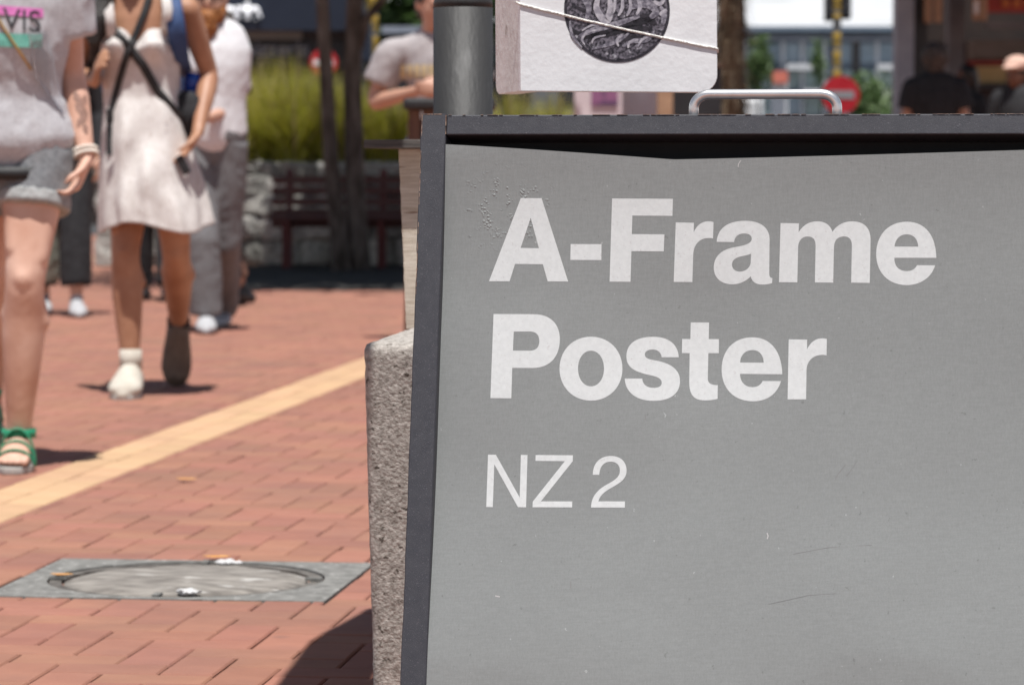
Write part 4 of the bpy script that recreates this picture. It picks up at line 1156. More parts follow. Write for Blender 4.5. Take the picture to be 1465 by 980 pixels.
# brown bin with black rim behind the stand
BY = 11.5
bn = empty('litter_bin', (at(640, 300, BY).x, BY, 0), 'brown timber litter bin with black rim in front of the man in grey', 'bin')
a0, a1 = at(583, 158, BY), at(563, 240, BY); slope = (a1.x - a0.x) / (a1.z - a0.z)
bw0 = .30; b_ = MB()
zt_ = a0.z
for k in range(6):
    m = MB(); u0, u1 = k / 6, (k + 1) / 6; xb0 = a0.x + slope * (0 - zt_) * .10
    wt, wb = bw0, bw0 + 2 * (a0.x - xb0)
    m.prism([(u0 * wb - (a0.x - xb0) + .004, -zt_), (u1 * wb - (a0.x - xb0) - .004, -zt_), (u1 * wt - .003, 0), (u0 * wt + .003, 0)], Vector((a0.x, BY, zt_)), (1, 0, 0), (0, 0, 1), (0, -1, 0), .03)
    m.build('slat', M['timber_brown'], bn)
m = MB(); m.box((a0.x + bw0 / 2, BY + .18, zt_ / 2 - .01), (bw0 * .96, .3, zt_ - .04)); m.build('liner', M['plastic_black'], bn)
m = MB(); m.box((a0.x + bw0 / 2, BY + .14, zt_ + .022), (bw0 + .03, .38, .042)); m.build('rim', M['plastic_black'], bn, bevel=.012)

# ------------------------------------------------------------------ street pole and coin board
PY_ = 5.75
pc = at(662.5, 100, PY_); pr = 42.5 / FPX * PY_
pole = empty('street_pole', (pc.x, PY_, 0), 'thick grey painted street pole behind the top left of the poster sign', 'pole')
m = MB(); m.tube([(pc.x, PY_, -.03), (pc.x, PY_, at(662, 12, PY_).z)], pr, 40); m.build('shaft', M['pole'], pole, smooth=True)
m = MB(); zc = at(662, 12, PY_).z; m.tube([(pc.x, PY_, zc), (pc.x, PY_, zc + .012), (pc.x, PY_, zc + .02), (pc.x, PY_, 4.2)], [pr * 1.0, pr * .985, pr * .93, pr * .9], 40); m.build('upper_shaft', M['pole'], pole, smooth=True)
m = MB(); m.tube([(pc.x, PY_, -.01), (pc.x, PY_, .02)], pr * 1.9, 32); m.build('base_flange', M['pole'], pole)
KY = 4.78
k0 = at(745, 131, KY)                                # near lower corner between the side and the front
TH = R(17)
KU_ = Vector((math.cos(TH), math.sin(TH), 0)); KNH = Vector((math.sin(TH), -math.cos(TH), 0)); KD = .118
KT = R(1.5)                                          # it hangs tipped back a little
KV = Vector((0, 0, 1)) * math.cos(KT) - KNH * math.sin(KT); KN = KNH * math.cos(KT) + Vector((0, 0, 1)) * math.sin(KT)
KW = (1028 - 745) / FPX * KY / math.cos(TH) * 1.012
KHt = .46
brd = empty('coin_board', k0 + KU_ * KW / 2, 'thick white hanging board with a dark coin picture tied with string', 'sign board')
rcn = .027; outl = [(0, 0)]
for k in range(9):
    a = -PI / 2 + k / 8 * PI / 2; outl.append((KW - rcn + rcn * math.cos(a), rcn + rcn * math.sin(a)))
outl += [(KW, KHt), (0, KHt)]
m = MB(); m.prism(outl, k0, KU_, KV, KN, .012); m.build('front_panel', M['white_board'], brd, bevel=.001)
so = [(0.012, .010), (.016, .003), (.022, .0), (KD, .0), (KD, KHt), (.012, KHt)]
m = MB(); so = [(0, KHt), (0, .004), (.004, 0), (KD - .016, .001), (KD - .004, .006), (KD, .016), (KD, KHt)]
sd_ = m.prism([(x, y) for x, y in so], k0 - KN * .0125 + KU_ * .0006, -KN, KV, -KU_, .03); m.build('side_panel', M['board_edge'], brd, bevel=.001)
m = MB(); m.prism([(.032, .004), (KW - .012, .014), (KW - .012, KHt - .004), (.032, KHt - .004)], k0 - KN * .0125, KU_, KV, KN, KD - .02); m.build('core', M['board_edge'], brd)
m = MB(); kt = k0 + KU_ * KW / 2 - KN * .06
m.tube([kt + Vector((0, 0, KHt - .01)), kt + Vector((0, 0, 1.05))], .008, 8); m.tube([kt + Vector((0, 0, 1.05)), kt + Vector((.02, .45, 1.05)), Vector((pc.x + .16, PY_ + .02, kt.z + 1.05)), Vector((pc.x + .02, PY_ + .02, kt.z + 1.05))], .010, 8); m.build('hanger', M['black_paint'], brd, smooth=True)
# unseen board added on the pole, outlined to cast the shadow beside the stand
cvz = 1.80
cv = empty('rain_canopy', (-.25, 4.9, cvz - .1), 'narrow grey canopy board on the street pole above the timber stand', 'canopy')  # no real canopy, only a board added to cast the shadow
gp = [(-.395, 4.62), (-.349, 5.52), (-.268, 5.92), (-.20, 5.95), (-.236, 4.62)]
m = MB(); m.prism([(x + .03 * cvz, y - .30 * cvz) for x, y in gp], (0, 0, cvz), (1, 0, 0), (0, 1, 0), (0, 0, 1), .05); m.build('board', M['mid_grey'], cv, bevel=.006)
m = MB(); m.tube([(-.22, 5.2, cvz - .02), (-.15, 5.5, cvz - .02), (pc.x, PY_ + .01, cvz - .02)], .014, 8); m.build('bracket', M['black_paint'], cv, smooth=True)

# the coin picture: a printed disc with pale relief strokes
def kp(px, py, n_=0.0):
    """A point on the board's front."""
    u = (px - 745) / 283 * KW; v = (131 - py) / FPX * KY
    return k0 + KU_ * u + KV * v + KN * n_
M['coin'] = mat('coin_print', (.012, .011, .018), (.22, .20, .24), 210, .6, 0, detail=8, lo=.40, hi=.70, c3=(.40, .39, .43), s3=120, t3=.60, w3=.10)
M['coin_rim'] = mat('coin_rim_print', (.010, .010, .015), (.05, .045, .06), 160, .6)
M['coin_mid'] = mat('coin_mid_print', (.12, .11, .14), (.34, .325, .37), 170, .6, lo=.42, hi=.62)
M['coin_light'] = mat('coin_light_print', (.30, .285, .33), (.52, .50, .54), 150, .6, lo=.4, hi=.62)
M['coin_dark'] = mat('coin_dark_print', (.008, .008, .012), (.035, .03, .04), 150, .6)
ccx, ccy, cr_ = 883, 13, 76
def flat(name, polys, m_, n_, parent):
    mb = MB()
    for pl in polys: mb.add([kp(x, y, n_) for x, y in pl], [tuple(range(len(pl)))])
    return mb.build(name, m_, parent)
def stroke(pts, w):
    """A tapering brush stroke as a closed outline."""
    Lf, Rt = [], []; k = len(pts)
    q = []
    for i in range(k - 1):
        for t in range(4):
            s_ = t / 4; p0_ = pts[max(i - 1, 0)]; p1_ = pts[i]; p2_ = pts[i + 1]; p3_ = pts[min(i + 2, k - 1)]
            q.append(tuple(.5 * (2 * p1_[d] + (p2_[d] - p0_[d]) * s_ + (2 * p0_[d] - 5 * p1_[d] + 4 * p2_[d] - p3_[d]) * s_ ** 2 + (3 * p1_[d] - p0_[d] - 3 * p2_[d] + p3_[d]) * s_ ** 3) for d in (0, 1)))
    q.append(pts[-1]); out = []
    for i, p in enumerate(q):
        a, b = q[max(i - 1, 0)], q[min(i + 1, len(q) - 1)]; dx, dy = b[0] - a[0], b[1] - a[1]; L = math.hypot(dx, dy) or 1
        ww = w * (.35 + .65 * math.sin(PI * min(max((i + .6) / len(q), 0), 1))) / 2
        Lf.append((p[0] - dy / L * ww, p[1] + dx / L * ww)); Rt.append((p[0] + dy / L * ww, p[1] - dx / L * ww))
    return [[Lf[i], Lf[i + 1], Rt[i + 1], Rt[i]] for i in range(len(q) - 1)]
circ = lambda r, k=64: [(ccx + r * math.cos(2 * PI * i / k), ccy + r * math.sin(2 * PI * i / k)) for i in range(k)]
coin = flat('coin_print', [circ(cr_)], M['coin_rim'], .0006, brd)
flat('coin_field', [circ(cr_ - 4)], M['coin'], .0010, coin)
def strokes(name, lst, m_, n_): tag(flat(name, [q for pts, w in lst for q in stroke(pts, w)], m_, n_, coin), kind='stuff')
strokes('dark_strokes', [([(818, 45), (850, 52), (880, 38), (925, 28), (948, 12)], 10), ([(866, 50), (900, 40), (930, 40)], 9), ([(840, 62), (850, 48), (872, 46)], 6), ([(905, 30), (925, 24), (938, 34)], 12), ([(824, 10), (845, 16), (852, -10)], 6), ([(885, 60), (905, 52), (922, 55)], 6)], M['coin_dark'], .0013)
strokes('mid_strokes', [([(828, 52), (850, 42), (880, 34), (915, 22)], 9), ([(815, 30), (818, 50), (832, 68)], 4), ([(890, 66), (905, 58), (925, 56), (935, 46)], 7), ([(846, 70), (880, 60), (900, 46)], 5), ([(940, 5), (950, 18), (948, 34)], 9), ([(830, -5), (842, 10), (838, 28)], 8), ([(900, 10), (925, 4), (940, 14), (930, 24)], 13)], M['coin_mid'], .0015)
strokes('light_strokes', [([(857, -8), (853, 12), (866, 30), (873, 14), (871, -8)], 11), ([(880, -5), (878, 12), (872, 24)], 5), ([(890, -6), (890, 10), (884, 22)], 5), ([(900, -6), (902, 10), (896, 22)], 5), ([(911, -4), (916, 8), (910, 20)], 6),
                          ([(836, 64), (832, 56), (840, 46), (858, 42)], 3.5), ([(846, 62), (850, 54), (866, 50)], 3), ([(884, 66), (882, 56), (890, 50)], 4), ([(898, 68), (900, 60), (912, 56)], 4), ([(912, 66), (918, 56), (930, 50)], 3.5), ([(935, 0), (945, 4), (952, -6)], 6), ([(944, 20), (954, 12)], 7), ([(832, 44), (846, 36), (862, 36)], 3)], M['coin_light'], .0017)

sp_ = []
for i in range(25):
    t = i / 24; x = 746 + 282 * t; y = 8 + 60 * t + 2.0 * math.sin(PI * t) + .8 * noise.noise(Vector((t * 14, 2, 0))); sp_.append(kp(x, y, .0008))
st_ = MB(); st_.tube([kp(740, 4, -.004)] + sp_ + [kp(1031, 71, -.008), kp(1028, 72, -.03)], .0020, 8); tag(st_.build('string', M['string'], None, smooth=True), 'thin white string tied across the coin board', 'string')

# ------------------------------------------------------------------ people
def skin(name, c1, c2): return mat(name, c1, c2, 7, .5, .12, 90, bdist=.003, spec=.4)
M['skin_pale'] = skin('pale_skin', (.56, .31, .22), (.72, .47, .365))
M['skin_tan'] = skin('tan_skin', (.32, .15, .085), (.46, .25, .155))
M['skin_mid'] = skin('light_skin', (.48, .26, .18), (.55, .32, .23))
M['skin_brown'] = skin('brown_skin', (.13, .055, .032), (.18, .08, .048))
M['hair_black'] = mat('black_hair', (.008, .006, .005), (.02, .014, .011), 30, .45, .5, 60, stretch=(6, 6, 1))
M['hair_brown'] = mat('dark_curly_hair', (.03, .02, .016), (.09, .07, .06), 40, .6, .8, 60)
M['hair_ginger'] = mat('ginger_hair', (.20, .065, .012), (.34, .13, .03), 40, .6, .6, 80)
M['dress'] = mat('cream_dress', (.59, .555, .525), (.66, .625, .60), 40, .9, .3, 150, c3=(.44, .38, .34), s3=120, t3=.60, w3=.06, bdist=.004)
M['grey_marle'] = mat('grey_marle_cotton', (.43, .43, .45), (.53, .53, .55), 120, .95, .25, 120, bdist=.004)
M['denim_grey'] = mat('grey_denim', (.15, .16, .17), (.22, .23, .24), 90, .9, .35, 160, bdist=.003)
M['cuff'] = mat('pale_denim_cuff', (.26, .265, .26), (.38, .385, .38), 60, .9, .35, 160, bdist=.003)
M['white_cotton'] = mat('white_cotton', (.66, .655, .67), (.71, .705, .72), 20, .9, .2, 100)
M['grey_cotton'] = mat('taupe_grey_cotton', (.33, .30, .305), (.40, .37, .37), 30, .9, .2, 100)
M['grey_trouser'] = mat('grey_trousers', (.155, .155, .16), (.175, .175, .18), 20, .9, .25, 90)
M['black_cloth'] = mat('black_cloth', (.012, .012, .014), (.022, .022, .025), 20, .85, .2, 90)
M['jeans'] = mat('blue_jeans', (.03, .045, .10), (.06, .085, .16), 30, .9, .2, 90)
M['olive'] = mat('grey_green_cloth', (.27, .29, .24), (.34, .36, .30), 20, .9, .2, 90)
M['camo'] = mat('patterned_trousers', (.05, .035, .03), (.42, .28, .20), 16, .9, .2, 90, lo=.46, hi=.54)
M['sandal_green'] = mat('green_sandal', (.012, .20, .10), (.03, .30, .16), 30, .5, .2, 90)
M['sole'] = mat('pale_sole', (.42, .40, .37), (.45, .43, .40), 20, .85)
M['sneaker'] = mat('cream_sneaker', (.46, .42, .35), (.56, .52, .45), 20, .7, .3, 60)
M['brown_boot'] = mat('dark_brown_boot', (.13, .092, .066), (.19, .14, .10), 20, .75, .3, 60)
M['black_shoe'] = mat('black_shoe', (.012, .012, .013), (.03, .03, .032), 20, .4)
M['white_shoe'] = mat('white_shoe', (.38, .38, .39), (.44, .44, .45), 20, .6)
M['eye'] = mat('eye', (.02, .015, .012), (.03, .02, .016), 20, .2)
M['strap_black'] = mat('black_strap', (.010, .010, .011), (.018, .018, .019), 40, .6, .2, 100)
M['pack_blue'] = mat('blue_backpack', (.02, .05, .14), (.035, .075, .19), 20, .7, .3, 80)
M['bottle_blue'] = mat('blue_bottle', (.01, .05, .32), (.02, .08, .42), 10, .25)
M['pink_print'] = mat('pink_print', (.62, .16, .45), (.7, .22, .52), 60, .9)
M['teal_print'] = mat('teal_print', (.16, .52, .42), (.22, .6, .5), 60, .9)
M['black_print'] = mat('black_print', (.03, .03, .035), (.07, .07, .075), 60, .9)
M['yellow_print'] = mat('pale_yellow_print', (.55, .42, .22), (.62, .5, .3), 40, .9)
M['gold'] = mat('gold_chain', (.5, .32, .10), (.6, .4, .16), 40, .35, metal=.6)
M['pink_hat'] = mat('pale_pink_cap', (.60, .38, .30), (.68, .46, .37), 20, .9)
M['red_cloth'] = mat('red_collar', (.32, .012, .02), (.4, .03, .03), 20, .9)
M['bead_white'] = mat('white_beads', (.66, .58, .50), (.8, .74, .66), 60, .4)
M['clear'] = mat('clear_plastic', (.78, .79, .82), (.82, .83, .86), 10, .12, trans=.9)

def lerp(a, b, t): return a + (b - a) * t

def add_leg(mb, hip, knee, ank, toe, k=1.0, heel_up=None, w=1.0, foot=True, off=0.0, to_ankle=1.0):
    r = [(x * w + off) * k for x in (.088, .083, .072, .060, .0555, .053, .0575, .058, .049, .037, .034)]
    d1 = knee - hip; d2 = ank - knee
    kb = (d1.normalized() - d2.normalized()); 
    back = Vector((0, .012 * k, 0))
    pts = [hip, hip + d1 * .25, hip + d1 * .55, hip + d1 * .82, knee - d1 * .04, knee + d2 * .07, knee + d2 * .22 + back, knee + d2 * .38 + back, knee + d2 * .62 + back * .5, knee + d2 * .88, ank]
    n_ = len(pts) if to_ankle >= 1 else max(3, int(len(pts) * to_ankle))
    mb.tube(pts[:n_], r[:n_], 16, round_ends=True)
    if off == 0.0:
        fw = Vector((0, -1, 0)); ld = d2.normalized(); sd = ld.cross(fw).normalized(); q = k * w
        mb.ball(knee + fw * .030 * q, (.033 * q, .028 * q, .037 * q), 12, 8)                                       # kneecap
        mb.ball(knee + fw * .022 * q + ld * .055 * q, (.022 * q, .022 * q, .028 * q), 10, 8)
        for s2, dn_, rr_ in ((1, .24, .040), (-1, .27, .043)): mb.tube([knee + d2 * (dn_ - .14) + sd * s2 * .022 * q + Vector((0, .022 * q, 0)), knee + d2 * dn_ + sd * s2 * .028 * q + Vector((0, .026 * q, 0)), knee + d2 * (dn_ + .2) + sd * s2 * .012 * q + Vector((0, .018 * q, 0))], [.030 * q, rr_ * q, .024 * q], 12, round_ends=True)
        for s2 in (1, -1): mb.ball(ank + sd * s2 * .027 * q + Vector((0, 0, .004)), .016 * q, 10, 8)
        mb.tube([hip + d1 * .45 + sd * .03 * q + fw * .02 * q, hip + d1 * .78 + sd * .028 * q + fw * .026 * q], [.05 * q, .032 * q], 12, round_ends=True)
        mb.tube([hip + d1 * .4 - sd * .03 * q + fw * .02 * q, hip + d1 * .85 - sd * .03 * q + fw * .02 * q], [.05 * q, .03 * q], 12, round_ends=True)
    if foot:
        f = toe - ank; fl_ = Vector((f.x, f.y, f.z)); fl_n = fl_.normalized()
        heel = ank - Vector((fl_n.x, fl_n.y, 0)) * .045 * k - Vector((0, 0, 1)).lerp(Vector((0, 0, 1)), 1) * .05 * k
        side = fl_n.cross(Vector((0, 0, 1)));
        side = side.normalized() if side.length > .1 else Vector((1, 0, 0))
        mb.tube([heel, ank.lerp(toe, .2) - Vector((0, 0, .025 * k)), ank.lerp(toe, .52), ank.lerp(toe, .80)], [(.03 * k, .034 * k), (.036 * k, .042 * k), (.042 * k, .031 * k), (.042 * k, .019 * k)], 14, side=side, round_ends=True)

def foot_solid(mb, heel, toe, k=1.0, w=.045, h=.05, up=Vector((0, 0, 1)), ankle=None):
    """A shod foot from heel to toe; both points lie at sole level."""
    d = (toe - heel); L = d.length; d.normalize(); s_ = d.cross(up).normalized(); u_ = s_.cross(d).normalized()
    prof = [(0.0, .030, .030), (.10, .036, .043), (.32, .038, .046), (.55, .045, .036), (.78, .048, .027), (.95, .036, .021), (1.0, .018, .012)]
    pts = [heel + d * L * t + u_ * hh * k * h / .05 for t, ww, hh in prof]
    mb.tube(pts, [(ww * k * w / .045, hh * k * h / .05 * .99) for t, ww, hh in prof], 16, side=s_, round_ends=True)
    if ankle is not None: mb.tube([heel + d * L * .22 + u_ * .03, ankle], [(.037 * k, .04 * k), (.035 * k, .038 * k)], 14, round_ends=True)

def add_arm(mb, sh, el, wr, k=1.0, off=0.0, end=1.0):
    r = [(x + off) * k for x in (.050, .047, .041, .036, .037, .039, .033, .026, .0235)]
    a = el - sh; b = wr - el
    pts = [sh, sh + a * .3, sh + a * .65, sh + a * .93, el + b * .05, el + b * .22, el + b * .55, el + b * .85, wr]
    n_ = len(pts) if end >= 1 else max(2, round(len(pts) * end))
    mb.tube(pts[:n_], r[:n_], 14, round_ends=True)

def add_hand(mb, wr, direc, palm_n, k=1.0, curl=.5, thumb_side=1, pointed=0.0):
    """A palm and five separate bent fingers. direc: from wrist to knuckles; palm_n: out of the palm."""
    d = direc.normalized(); n_ = (palm_n - d * palm_n.dot(d)).normalized(); s_ = d.cross(n_) * thumb_side
    kn = wr + d * .088 * k
    mb.tube([wr - d * .01 * k, wr + d * .02 * k, wr + d * .055 * k, kn], [(.024 * k, .019 * k), (.031 * k, .017 * k), (.039 * k, .0155 * k), (.038 * k, .013 * k)], 14, side=s_, round_ends=True)
    for i, (o_, L) in enumerate(((.029, .068), (.0098, .078), (-.0098, .072), (-.028, .056))):
        b0_ = kn + s_ * o_ * k - d * .006 * k; a = curl * (.75 + .15 * i); q = b0_; pts = [q]; ang = a * .55; L *= k
        for seg in (.44, .32, .24):
            q = q + (d * math.cos(ang) + n_ * math.sin(ang) + s_ * o_ * 1.6) * L * seg; pts.append(q); ang += a * .8
        mb.tube(pts, [.0088 * k, .0083 * k, .0077 * k, .0066 * k], 10, round_ends=True)
    tb = wr + d * .026 * k + s_ * .026 * k
    t1 = tb + (s_ * .75 + d * .75 + n_ * .35).normalized() * .04 * k; t2 = t1 + (d * .95 + s_ * .15 + n_ * (.25 + curl * .4)).normalized() * .032 * k; t3 = t2 + (d * .9 - s_ * .1 + n_ * .4).normalized() * .022 * k
    mb.tube([tb - d * .012 * k, t1, t2, t3], [.0125 * k, .0108 * k, .0096 * k, .0074 * k], 10, round_ends=True)

def torso_solid(mb, hipc, chest, neck, side_h, side_s, k=1.0, off=0.0, female=True, lo=0.0, hi=1.0, belly=0.0):
    """Elliptical rings from the crotch to the base of the neck."""
    if female: prof = [(-.10, .10, .09), (-.03, .160, .112), (.05, .168, .115), (.18, .150, .104), (.32, .130, .094), (.45, .128, .092), (.60, .142, .104), (.74, .152, .110), (.86, .155, .100), (.95, .140, .080), (1.0, .075, .062)]
    else: prof = [(-.10, .10, .09), (-.03, .155, .112), (.05, .160, .116), (.18, .155, .114), (.32, .150, .112), (.45, .152, .112), (.60, .168, .118), (.74, .178, .120), (.86, .180, .108), (.95, .160, .086), (1.0, .08, .066)]
    pts, rad = [], []; axis = neck - hipc
    for t, a, b in prof:
        if t < lo or t > hi: continue
        p = hipc.lerp(chest, t / .7) if t < .7 else chest.lerp(neck, (t - .7) / .3)
        if t < 0: p = hipc + axis * t
        pts.append(p); rad.append(((a + off) * k, (b + off + belly * math.exp(-((t - .3) / .2) ** 2)) * k))
    mb.tube(pts, rad, 24, side=side_s, round_ends=True)

def head_solid(mb, c, fwd, k=1.0, tilt=0.0):
    f = fwd.normalized(); s_ = f.cross(Vector((0, 0, 1))).normalized(); u_ = s_.cross(f)
    B = Matrix((s_, f, u_)).transposed()
    P = lambda x, y, z: c + B @ (Vector((x, y, z)) * k)
    mb.ball(P(0, -.012, .03), [x * k for x in (.076, .094, .088)], 20, 14, B)
    mb.ball(P(0, .018, -.02), [x * k for x in (.066, .074, .085)], 18, 12, B)
    mb.ball(P(0, .038, -.072), [x * k for x in (.045, .048, .036)], 14, 10, B)
    mb.tube([P(0, .086, .012), P(0, .104, -.016), P(0, .100, -.030)], [.009 * k, .0135 * k, .0125 * k], 10, round_ends=True)
    mb.tube([P(-.03, .082, .022), P(0, .09, .025), P(.03, .082, .022)], [.011 * k] * 3, 8, round_ends=True)
    mb.tube([P(-.02, .082, -.055), P(0, .09, -.054), P(.02, .082, -.055)], [.0085 * k, .0105 * k, .0085 * k], 8, round_ends=True)
    for sg in (-1, 1): mb.ball(P(sg * .076, -.012, -.005), [x * k for x in (.011, .019, .031)], 10, 8, B)
    return P, B

def person(name, label, J, fwd, skin_m, k=1.0, female=True, voxel=.012, hands=True, head=True, group=None, foot=True, curl=.55, palms=None, bare_feet=True, slim=0.0):
    """One continuous body. J holds world points: hipc chest neck headc, and l/r pairs shl ell wrl hipl knl anl tol ..."""
    mid = (J['anl'] + J['anr']) / 2
    root = empty(name, (mid.x, mid.y, 0), label, 'person', group)
    mb = MB(); side = (J['shr'] - J['shl']).normalized()
    torso_solid(mb, J['hipc'], J['chest'], J['neck'], side, side, k, slim, female=female)
    for q in 'lr':
        mb.ball(J['sh' + q], .052 * k, 12, 8)
        mb.tube([J['chest'].lerp(J['neck'], .75), J['sh' + q]], [(.06 * k, .06 * k), (.05 * k, .05 * k)], 12, round_ends=True)
        add_leg(mb, J['hip' + q], J['kn' + q], J['an' + q], J['to' + q], k, foot=bare_feet)
        add_arm(mb, J['sh' + q], J['el' + q], J['wr' + q], k)
        if hands:
            pn = (palms or {}).get(q) or ((J['hipc'] - J['wr' + q]) * Vector((1, 1, 0)) + fwd * -.05)
            dr = J.get('hd' + q) or (J['wr' + q] - J['el' + q])
            add_hand(mb, J['wr' + q], dr, pn, k, curl, 1 if q == 'r' else -1)
    if head:
        mb.tube([J['neck'] - Vector((0, 0, .02)), J['headc'] - Vector((0, 0, .06))], [.055 * k, .052 * k], 14, round_ends=True)
        P, B = head_solid(mb, J['headc'], J.get('look', fwd), k)
    body = melt(mb, 'body', skin_m, voxel, root, smooth=3)
    if head:
        for sg in (-1, 1):
            e = MB(); e.ball(P(sg * .03, .076, .006), [x * k for x in (.013, .009, .007)], 10, 6, B); e.build('eye', M['eye'], root, smooth=True)
    return root, (P if head else None), (B if head else None)

def tshirt(J, m, parent, k=1.0, off=.014, female=True, lo=.12, sleeve=.5, voxel=.012, folds=.007, name='shirt', belly=0.0, long=False, smooth=6, hem=0.0):
    mb = MB(); side = (J['shr'] - J['shl']).normalized()
    if hem: torso_solid(mb, J['hipc'], J['chest'], J['neck'], side, side, k, off + hem, female, lo=lo, hi=.20)
    torso_solid(mb, J['hipc'], J['chest'], J['neck'], side, side, k, off, female, lo=lo, hi=.96, belly=belly)
    for q in 'lr':
        mb.ball(J['sh' + q], (.056 + off * .7) * k, 14, 10)
        mb.tube([J['chest'].lerp(J['neck'], .78), J['sh' + q]], [(.066 + off * .5) * k, (.056 + off * .5) * k], 14, round_ends=True)
        if long: add_arm(mb, J['sh' + q], J['el' + q], J['wr' + q], k, .013)
        elif sleeve > 0:
            a = J['el' + q] - J['sh' + q]; e = J['sh' + q] + a * sleeve
            mb.tube([J['sh' + q], J['sh' + q] + a * sleeve * .55, e], [(.058 + off) * k, (.060 + off) * k, (.061 + off) * k], 18)
    return melt(mb, name, m, voxel, parent, smooth=smooth, folds=folds, fold_size=.11)

def trousers(J, m, parent, k=1.0, off=.014, w=1.0, to=1.0, voxel=.012, folds=.007, name='trousers', top=.18, smooth=5, flare=0.0):
    mb = MB(); side = (J['hipr'] - J['hipl']).normalized()
    torso_solid(mb, J['hipc'], J['chest'], J['neck'], side, side, k, off, True, lo=-.2, hi=top)
    for q in 'lr':
        h, kn, an = J['hip' + q], J['kn' + q], J['an' + q]
        if to <= .5:
            e = h.lerp(kn, to * 2); mb.tube([h, h.lerp(e, .5), e], [(.092 + off) * k * w, (.092 + off) * k * w, (.088 + off) * k * w], 18)
        else:
            e = kn.lerp(an, (to - .5) * 2)
            mb.tube([h, h.lerp(kn, .5), kn, kn.lerp(e, .5), e], [(.09 + off) * k * w, (.082 + off) * k * w, (.066 + off + flare * .4) * k * w, (.060 + off + flare * .7) * k * w, (.052 + off + flare) * k * w], 18)
    return melt(mb, name, m, voxel, parent, smooth=smooth, folds=folds, fold_size=.10)

def shoe(name, m, parent, heel, toe, ankle=None, k=1.0, w=.05, h=.055, sole=None, voxel=.006, up=Vector((0, 0, 1))):
    mb = MB(); foot_solid(mb, heel, toe, k, w, h, up=up, ankle=ankle)
    o = melt(mb, name, m, voxel, parent, smooth=3)
    if sole is not None:
        d = (toe - heel); L = d.length; d.normalize(); s_ = d.cross(up).normalized(); u_ = s_.cross(d)
        outl = [(-.01, -.55), (-.03, 0), (-.01, .55), (.3, .72), (.6, .95), (.85, .9), (1.0, .55), (1.05, 0), (1.0, -.55), (.85, -.9), (.6, -.95), (.3, -.72)]
        mb = MB(); mb.prism([(a * L, b * w * k) for a, b in outl], heel + u_ * .016, d, s_, u_, .018); mb.build('sole', sole, o, bevel=.004)
    return o

def skeleton(Y, s_, **kw):
    """Joints from (pixel x, pixel y, distance offset)."""
    J = {}
    for n_, v in kw.items():
        J[n_] = at(v[0], v[1], Y + (v[2] if len(v) > 2 else 0))
    return J

CAMF = Vector((0, -1, 0))
LEN = math.sqrt
# ---- woman in grey T-shirt and shorts at the left edge
J1 = skeleton(8.75, 1, hipc=(12, 205), chest=(10, 60, -.02), neck=(8, -75, -.02), headc=(8, -150, -.04),
              shl=(90, -38), ell=(103, 112, .05), wrl=(124, 226, -.03), hdl=(0, 0),
              shr=(-72, -40), elr=(-88, 112, .08), wrr=(-95, 225, .12),
              hipl=(56, 212), knl=(36, 398, -.10), anl=(27, 624, -.04), tol=(18, 664, -.24),
              hipr=(-34, 212, .02), knr=(-17, 394, .14), anr=(-14, 585, .52), tor=(-12, 640, .36))
J1['hdl'] = Vector((-.035, -.03, -.1)); J1['tol'].z = .022; J1['anl'].z = max(J1['anl'].z, .085)
w1, P1, B1 = person('person', 'woman in grey T-shirt, grey shorts and green sandals at the left edge', J1, CAMF, M['skin_pale'], 1.0, True, .0075, palms={'l': Vector((-1, -.4, 0)), 'r': Vector((1, .2, 0))}, curl=.95)
hm = MB(); hm.ball(J1['headc'] + Vector((0, .02, .03)), (.09, .108, .105), 18, 12); hm.tube([J1['headc'] + Vector((0, .07, .0)), J1['headc'] + Vector((0, .09, -.22))], [(.085, .05), (.07, .035)], 14, side=(1, 0, 0), round_ends=True)
melt(hm, 'hair', M['hair_brown'], .012, w1)
sh1 = tshirt(J1, M['grey_marle'], w1, 1.0, .020, True, lo=-.02, sleeve=.60, voxel=.009, folds=.008, smooth=10, hem=.003)
so1 = trousers(J1, M['denim_grey'], w1, 1.0, .010, 1.0, .21, .009, .008, name='shorts', top=.04)
for q in 'lr':
    h, kn = J1['hip' + q], J1['kn' + q]; e = h.lerp(kn, .42); d = (kn - h).normalized(); mb = MB()
    mb.tube([e - d * .020, e - d * .017, e + d * .017, e + d * .020], [(.096, .096), (.101, .101), (.101, .101), (.094, .094)], 26)
    melt(mb, 'cuff', M['cuff'], .006, so1, smooth=3, folds=.006, fold_size=.06)
mb = MB(); hc = J1['hipc']; bz = at(12, 248, 8.75).z; mb.tube([Vector((hc.x, hc.y, bz - .017)), Vector((hc.x, hc.y, bz + .017))], [(.183, .135)] * 2, 32, side=(1, 0, 0)); mb.build('belt', M['strap_black'], w1, smooth=True)

